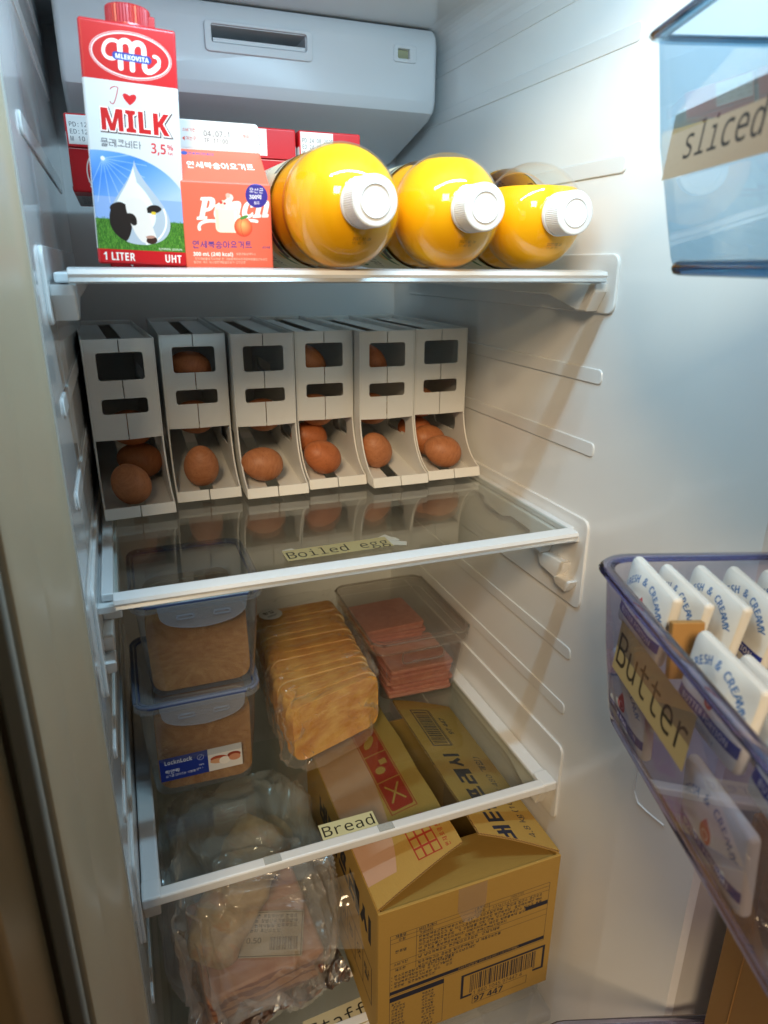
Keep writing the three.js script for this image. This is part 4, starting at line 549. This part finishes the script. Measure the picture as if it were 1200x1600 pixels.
// ================================================================= bag with meat and wrapped bread at the lower left
{
  const bag = thing('plastic_bag', 'crumpled clear plastic bag lying beside the cardboard box under the bottom shelf', 'bag', [0.105, S4 + 0.001, -0.125]);
  const film = sheet(lin(0.86, 0.87, 0.88), 0.14, 0.83, { ior: 1.55 });
  const blob = (rx, ry, rz, cx, cy, cz, amp, k, e = 0.6, det = 80) => { const g = mergeVertices((() => { const q = new THREE.SphereGeometry(1, det, Math.round(det * 0.7)); q.deleteAttribute('uv'); q.deleteAttribute('normal'); return q; })(), 1e-5);
    displace(g, (v) => { const n = v.clone(); for (const a of ['x', 'y', 'z']) v[a] = Math.sign(v[a]) * Math.pow(Math.abs(v[a]), e); const rg = 1 - 2 * Math.abs(fbm(n.x * 2.6 + k + n.y * 0.8, n.y * 0.75 - k, n.z * 2.6 + 2 * k, 2)); const s = 1 + amp * (rg - 0.35); v.set(cx + v.x * rx * s, cy + v.y * ry * s, cz + v.z * rz * s); v.y = Math.max(0.0006, v.y); }); return g; };
  part(bag, 'bag_film', creased(blob(0.104, 0.124, 0.112, 0.006, 0.126, 0.0, 0.19, 1.3, 0.55, 150), 0.6), film);
  // open mouth of the bag, pulled out flat to the right
  const tail = displace(new THREE.PlaneGeometry(0.125, 0.095, 60, 44), (v) => { const u = v.x / 0.125 + 0.5; v.z = 0.006 * Math.sin(v.y * 130 + 2.4 * u) * (1 - 0.7 * u) + 0.010 * fbm(v.x * 20, v.y * 26, 2.2, 2); v.y *= 0.55 + 0.5 * u; v.y += -0.012 * u; });
  part(bag, 'bag_mouth', creased(tail, 0.7), sheet(lin(0.92, 0.91, 0.88), 0.10, 0.90), [0.080, 0.172, 0.098], [-0.45, 0.1, -0.08]);
  // wrapped bread resting on the bacon
  const paper = phys(lin(0.50, 0.42, 0.30), 0.7), wt = dataTex(256, (x, y) => { const v = tile(x, y, 7, 51, 4); const d = Math.max(0, Math.min(1, (v - 0.28) * 5)), n = tile(x, y, 40, 57, 3); return [0.72 + 0.05 * v + 0.04 * n, 0.60 + 0.06 * v + 0.04 * n - 0.07 * d, 0.42 + 0.07 * v + 0.03 * n - 0.09 * d]; }, true);
  const wrapM = phys(0xffffff, 0.6, { map: rep(wt, 1, 1), clearcoat: 0.2 });
  const roll = (k, L, w, h) => { const g = new THREE.CylinderGeometry(1, 0.86, 1, 48, 40); displace(g, (v) => { const t = v.y + 0.5, r = Math.hypot(v.x, v.z); const q = 1 + 0.12 * fbm(v.x * 1.6 + k, v.y * 4, v.z * 1.6, 4) - 0.06 * Math.abs(Math.sin(t * 14 + k)); const end = 1 - 0.35 * Math.pow(Math.abs(t - 0.5) * 2, 6); v.set(v.x * w * q * end, v.y * L, v.z * h * q * end); }); return g; };
  const r1 = tagMesh('wrapped_bread', roll(2.2, 0.180, 0.045, 0.040), wrapM, 'long paper wrapped bread roll leaning inside the clear bag', 'bread', [0.098, S4 + 0.146, -0.120], [-0.60, 0.1, -0.62], 'wrapped rolls in the bag');
  const r2 = tagMesh('wrapped_bread', roll(7.9, 0.12, 0.034, 0.033), wrapM, 'short paper wrapped bread roll behind the long one in the bag', 'bread', [0.130, S4 + 0.140, -0.165], [-0.75, 0.2, -0.95], 'wrapped rolls in the bag');
  // bacon slab in its pack with a price label
  const bt = dataTex(512, (x, y) => { const v = tile(x, y, 4, 61, 4), st = Math.sin((y * 7 + v * 0.55) * 6.283), f = st > 0.15 ? 1 : 0, n = tile(x, y, 40, 66, 3); return f ? [0.52 + 0.05 * n, 0.29 + 0.05 * n, 0.22 + 0.04 * n] : [0.74 + 0.04 * n, 0.53 + 0.05 * n, 0.40 + 0.05 * n]; }, true);
  const baconSide = phys(0xffffff, 0.35, { map: rep(bt, 1.2, 0.45), clearcoat: 0.3 }), baconTop = phys(0xffffff, 0.4, { map: dataTex(256, (x, y) => { const n = tile(x, y, 8, 71, 4); return [0.72 + 0.05 * n, 0.53 + 0.07 * n, 0.46 + 0.06 * n]; }, true), clearcoat: 0.3 });
  const slab = thing('bacon_slab', 'pale pink slab of bacon with a weight label, lying on foil in the bag', 'bacon', [0.115, S4 + 0.018, -0.118]); slab.rotation.set(0.16, 0.10, 0.03);
  const sg = rbox(0.160, 0.062, 0.140, 0.008, 5); displace(sg, (v) => { const n = fbm(v.x * 22, v.y * 22, v.z * 22, 3); v.y += 0.003 * n; v.z += 0.003 * n; v.x += 0.003 * noise.noise(v.z * 30, v.y * 20, 3); });
  part(slab, 'meat', creased(sg, 1.0), [baconSide, baconSide, baconTop, baconTop, baconSide, baconSide], [0, 0.036, 0]);
  const pl = canvasTex(512, 400, (g, w, h) => { g.fillStyle = '#b7ab98'; g.fillRect(0, 0, w, h); g.fillStyle = '#39332c'; g.strokeStyle = '#39332c'; g.lineWidth = 5; g.strokeRect(12, 12, w - 24, h - 24); smallPrint(g, 30, 30, 440, 4, 34, 0.11); g.font = '64px sans-serif'; g.fillText('0.50', 60, 280); for (let x = 250; x < 470; x += 9) g.fillRect(x, 230, 3 + (x * 7 % 5), 110); });
  const plm = part(slab, 'weight_label', new THREE.PlaneGeometry(0.086, 0.062, 10, 8), phys(0xffffff, 0.4, { map: pl, clearcoat: 0.3 }), [0.020, 0.0715, 0.022], [-Math.PI / 2, 0, -0.4]);
  // crumpled foil under the bag's food
  const foilG = displace(new THREE.PlaneGeometry(0.205, 0.185, 42, 38), (v) => { const d = Math.max(Math.abs(v.x) / 0.1025, Math.abs(v.y) / 0.0925), up = Math.pow(Math.max(0, d - 0.62), 1.4) * 0.10; const rg = Math.abs(fbm(v.x * 38, v.y * 38, 3.7, 2)); v.z = 0.0025 + up + 0.016 * rg * (0.35 + d) + 0.003 * noise.noise(v.x * 90, v.y * 90, 8); v.x *= 1 - 0.06 * rg; });
  const foil = tagMesh('aluminium_foil', creased(foilG, 0.12), std(lin(0.80, 0.79, 0.77), 0.24, { metalness: 1, side: THREE.DoubleSide }), 'crumpled silver foil sheet under the bacon slab', 'foil', [0.118, S4 + 0.0016, -0.100], [-Math.PI / 2, 0, 0.16]);
}

// ================================================================= the open door, its baskets and what they hold
{
  const turn = Math.atan2(-0.951, -0.309), D = (s, n, y) => [0.37 - 0.309 * s + 0.951 * n, y, 0.195 + 0.951 * s + 0.309 * n];
  const door = thing('open_door', 'open refrigerator door with white lining beside the right wall', 'door', D(0, 0.262, 0)); door.rotation.y = turn;
  part(door, 'door_lining', rbox(0.56, 1.62, 0.05, 0.012, 3), M.liner, [0.235, -0.46, -0.027]);
  part(door, 'door_panel', rbox(0.58, 1.66, 0.03, 0.004, 2), M.steel, [0.235, -0.46, -0.068]);
  part(door, 'gasket', rbox(0.016, 1.60, 0.016, 0.004, 2), M.gasket, [-0.036, -0.46, 0.002]);
  function basket(label, y0, y1, depth, len, inset, mat, rim, rr0 = 0.028, s0 = 0, er = 0.003) {
    const b = thing('door_basket', label, 'basket', D(s0, 0, y0), 'baskets in the door'); b.rotation.y = turn; const h = y1 - y0;
    // U-shaped path seen from above: local x = along the door, local z = -depth inwards
    const path = (ins) => { const p = [], r = rr0, x0 = ins, x1 = len - ins, z0 = -ins; p.push([x0, -depth]); for (let i = 1; i < 7; i++) p.push([x0, -depth + (depth - r + z0) * i / 7]); for (let i = 0; i <= 10; i++) { const a = Math.PI - i / 10 * Math.PI / 2; p.push([x0 + r + r * Math.cos(a), z0 - r + r * Math.sin(a)]); } for (let i = 1; i < 10; i++) p.push([x0 + r + (x1 - x0 - 2 * r) * i / 10, z0]); for (let i = 0; i <= 10; i++) { const a = Math.PI / 2 - i / 10 * Math.PI / 2; p.push([x1 - r + r * Math.cos(a), z0 - r + r * Math.sin(a)]); } for (let i = 1; i <= 7; i++) p.push([x1, z0 - r - (depth - r + z0) * i / 7]); return p; };
    const lv = [[0, inset + 0.006], [0.004, inset + 0.001], [0.012, inset * 0.93], [h * 0.55, inset * 0.35], [h, 0]], pos = [], idx = [], uv = []; const N = path(0).length;
    for (const [yy, ins] of lv) path(ins).forEach(([x, z], i) => { pos.push(x, yy, z); uv.push(i / N, yy); }); for (let l = 0; l + 1 < lv.length; l++) for (let i = 0; i + 1 < N; i++) { const a = l * N + i; idx.push(a, a + 1, a + N, a + 1, a + N + 1, a + N); }
    const g = new THREE.BufferGeometry(); g.setAttribute('position', new THREE.Float32BufferAttribute(pos, 3)); g.setAttribute('uv', new THREE.Float32BufferAttribute(uv, 2)); g.setIndex(idx); g.computeVertexNormals(); part(b, 'basket_wall', g, mat);
    const tg = (ins, yy, r, fy) => { const t = new THREE.TubeGeometry(new THREE.CatmullRomCurve3(path(ins).map(([x, z]) => new THREE.Vector3(x, 0, z)), false, 'catmullrom', 0.2), 140, r, 8); t.scale(1, fy, 1); t.translate(0, yy, 0); return t; };
    part(b, 'rim', tg(0.0, h, 0.0062, 0.42), rim); part(b, 'bottom_edge', tg(inset + 0.0035, er * 0.87, er, 1), rim);
    const f = poly(path(inset + 0.006).map(([x, z]) => [x, -z])); part(b, 'basket_floor', extrude(f, 0.003, 0.0004, 1).rotateX(-Math.PI / 2), mat, [0, 0.0005, 0]);
    return b;
  }
  const bb = basket('clear lilac door basket of butter portions with a Butter label', -0.345, -0.2153, 0.258, 0.40, 0.012, M.tinted, M.tintedRim);
  part(bb, 'label_sticker', displace(new THREE.PlaneGeometry(0.117, 0.040), (v) => {}), tapeMat(labelTape('Butter', 0.117, 0.040, true, '#b5a272', { size: 0.88 }), 0.6), [0.110, 0.0822, -0.0036], [-0.075, 0, 0]);
  const hb = basket('bluish clear door basket with a sliced ham label', 0.0, 0.1425, 0.258, 0.40, 0.020, M.bluish, M.bluishRim, 0.012, -0.012, 0.0050);
  part(hb, 'label_sticker', new THREE.PlaneGeometry(0.190, 0.0372), tapeMat(labelTape('sliced ham', 0.190, 0.0372, true, '#b7a288', { size: 0.66 }), 0.6), [0.128, 0.0752, -0.0058], [-0.10, 0, 0]);
  basket('lowest lilac clear door basket holding a tall brown carton', -0.88, -0.7635, 0.258, 0.40, 0.012, M.tinted, M.tintedRim);
  // butter portions
  const pt = canvasTex(512, 420, (g, W, H) => {
    g.fillStyle = '#e4ebee'; g.fillRect(0, 0, W, H); g.fillStyle = '#3f74b8'; g.font = 'bold 60px sans-serif'; const s = 'FRESH & CREAMY'; for (let i = 0; i < s.length; i++) { const a = -1.05 + i / (s.length - 1) * 2.1; g.save(); g.translate(W / 2 + 205 * Math.sin(a), 262 - 185 * Math.cos(a)); g.rotate(a); g.textAlign = 'center'; g.fillText(s[i], 0, 0); g.restore(); }
    g.fillStyle = '#c5354a'; g.beginPath(); g.moveTo(W / 2, 140); g.bezierCurveTo(W / 2 + 60, 210, W / 2 + 50, 268, W / 2, 268); g.bezierCurveTo(W / 2 - 50, 268, W / 2 - 60, 210, W / 2, 140); g.fill(); g.strokeStyle = '#efc9cf'; g.lineWidth = 6; g.beginPath(); g.arc(W / 2, 226, 22, 0, 7); g.stroke();
    g.fillStyle = '#233a9e'; g.fillRect(0, 284, W, 58); g.fillStyle = '#d8def2'; g.font = 'bold 46px sans-serif'; g.textAlign = 'center'; g.fillText('BUTTER PORTION', W / 2, 330, 440); g.fillStyle = '#5a73b5'; g.font = '30px sans-serif'; g.fillText('UNSALTED 10 g', W / 2, 388);
  });
  const foilM = phys(0xffffff, 0.34, { map: pt, clearcoat: 0.4, clearcoatRoughness: 0.15 }), backM = std(0xa9814a, 0.7), tub = phys(lin(0.74, 0.75, 0.74), 0.45);
  const packG = [1, 2, 3].map((k) => { // a shallow tub under a puffed, slightly dented foil lid
    const w = 0.072, h = 0.055, box = rbox(w, h, 0.008, 0.0035, 4), lid = new THREE.PlaneGeometry(w, h, 30, 24);
    displace(lid, (v) => { const a = Math.abs(2 * v.x / w), b = Math.abs(2 * v.y / h), e = (1 - a ** 4) * (1 - b ** 4), c = Math.max(0, Math.hypot(Math.max(0, a - 0.78), Math.max(0, b - 0.72)) - 0.16); v.x *= 1 - 0.35 * c; v.y *= 1 - 0.35 * c; v.z = 0.0042 + 0.0034 * e + 0.0012 * fbm(v.x * 42 + k * 7, v.y * 42, k, 3) * e - 0.0025 * Math.max(0, noise.noise(v.x * 30 + k * 3, v.y * 30, k * 5)) * e; });
    return [box, lid];
  });
  const faceOf = [tub, tub, tub, tub, tub, backM];
  const packs = [ // s along the basket, n inwards, top y, lean, label
    [0.055, 0.022, -0.2035, -0.12, 'white butter portion in the corner of the door basket, beside the Butter label'], [0.161, 0.022, -0.207, -0.16, 'white butter portion with its blue band showing above the basket rim'], [0.243, 0.024, -0.207, -0.16, 'white butter portion next after the one with the blue band showing'],
    [0.050, 0.047, -0.212, -0.16, 'white butter portion directly behind the corner one'], [0.060, 0.068, -0.209, -0.16, 'white butter portion, third back from the basket front'], [0.068, 0.089, -0.207, -0.16, 'white butter portion, fourth back from the basket front'], [0.078, 0.110, -0.205, -0.16, 'white butter portion, fifth back from the basket front'], [0.150, 0.060, -0.232, -0.16, 'white butter portion lying lower behind the banded one'], [0.160, 0.085, -0.230, -0.16, 'white butter portion low in the middle of the basket'],
    [0.062, 0.016, -0.279, 0.06, 'white butter portion seen through the basket below the Butter label'], [0.192, 0.016, -0.276, 0.06, 'white butter portion seen through the basket right of the Butter label'],
  ];
  for (const [s, n, y, lean, label] of packs) { const g = thing('butter_portion', label, 'butter portion', D(s, n, y - 0.029), 'butter portions in the door basket'); g.rotation.order = 'YXZ'; g.rotation.set(lean, turn, rr(-0.04, 0.04)); const [tubG, lidG] = packG[Math.floor(rnd() * 3)]; part(g, 'tub', tubG, faceOf); part(g, 'foil_lid', lidG, foilM); }
  tagMesh('cardboard_insert', rbox(0.006, 0.04, 0.022, 0.001), backM, 'small brown cardboard strip between the butter portions', 'cardboard', D(0.106, 0.026, -0.236), [0, turn, 0.15]);
  // ham pack behind the ham label
  const hp = thing('ham_pack', 'pinkish pack of sliced ham standing in the upper door basket', 'ham pack', D(0.22, 0.09, 0.006)); hp.rotation.y = turn; part(hp, 'ham', displace(rbox(0.20, 0.075, 0.06, 0.012, 4), (v) => { v.y += 0.004 * fbm(v.x * 30, v.z * 30, 2, 3); v.z += 0.003 * fbm(v.x * 25, v.y * 40, 5, 3); }), phys(lin(0.34, 0.20, 0.19), 0.4), [0, 0.040, 0]);
  part(hp, 'wrapper', displace(rbox(0.214, 0.090, 0.072, 0.014, 5), (v) => { const q = 0.003 * (1 - 2 * Math.abs(fbm(v.x * 40, v.y * 40, v.z * 40, 3))); v.x += q; v.y += q * 0.5; v.z += q; }), sheet(lin(0.93, 0.94, 0.95), 0.08, 0.95), [0, 0.046, 0]);
  // tall brown carton in the lowest basket
  const bc = thing('brown_carton', 'tall plain brown carton standing in the lowest door basket', 'carton', D(0.066, 0.210, -0.8765)); bc.rotation.y = turn; part(bc, 'carton_body', rbox(0.128, 0.40, 0.062, 0.003, 3), phys(lin(0.42, 0.23, 0.075), 0.55), [0, 0.2, 0]); part(bc, 'carton_flap', rbox(0.104, 0.002, 0.058, 0.0008), phys(lin(0.42, 0.23, 0.075), 0.6), [0, 0.4012, 0]); for (const x of [-0.03]) part(bc, 'crease', rbox(0.0012, 0.39, 0.0012, 0.0004), phys(lin(0.42, 0.23, 0.075), 0.6), [x, 0.2, 0.0312]);
}
renderer.render(scene, camera);
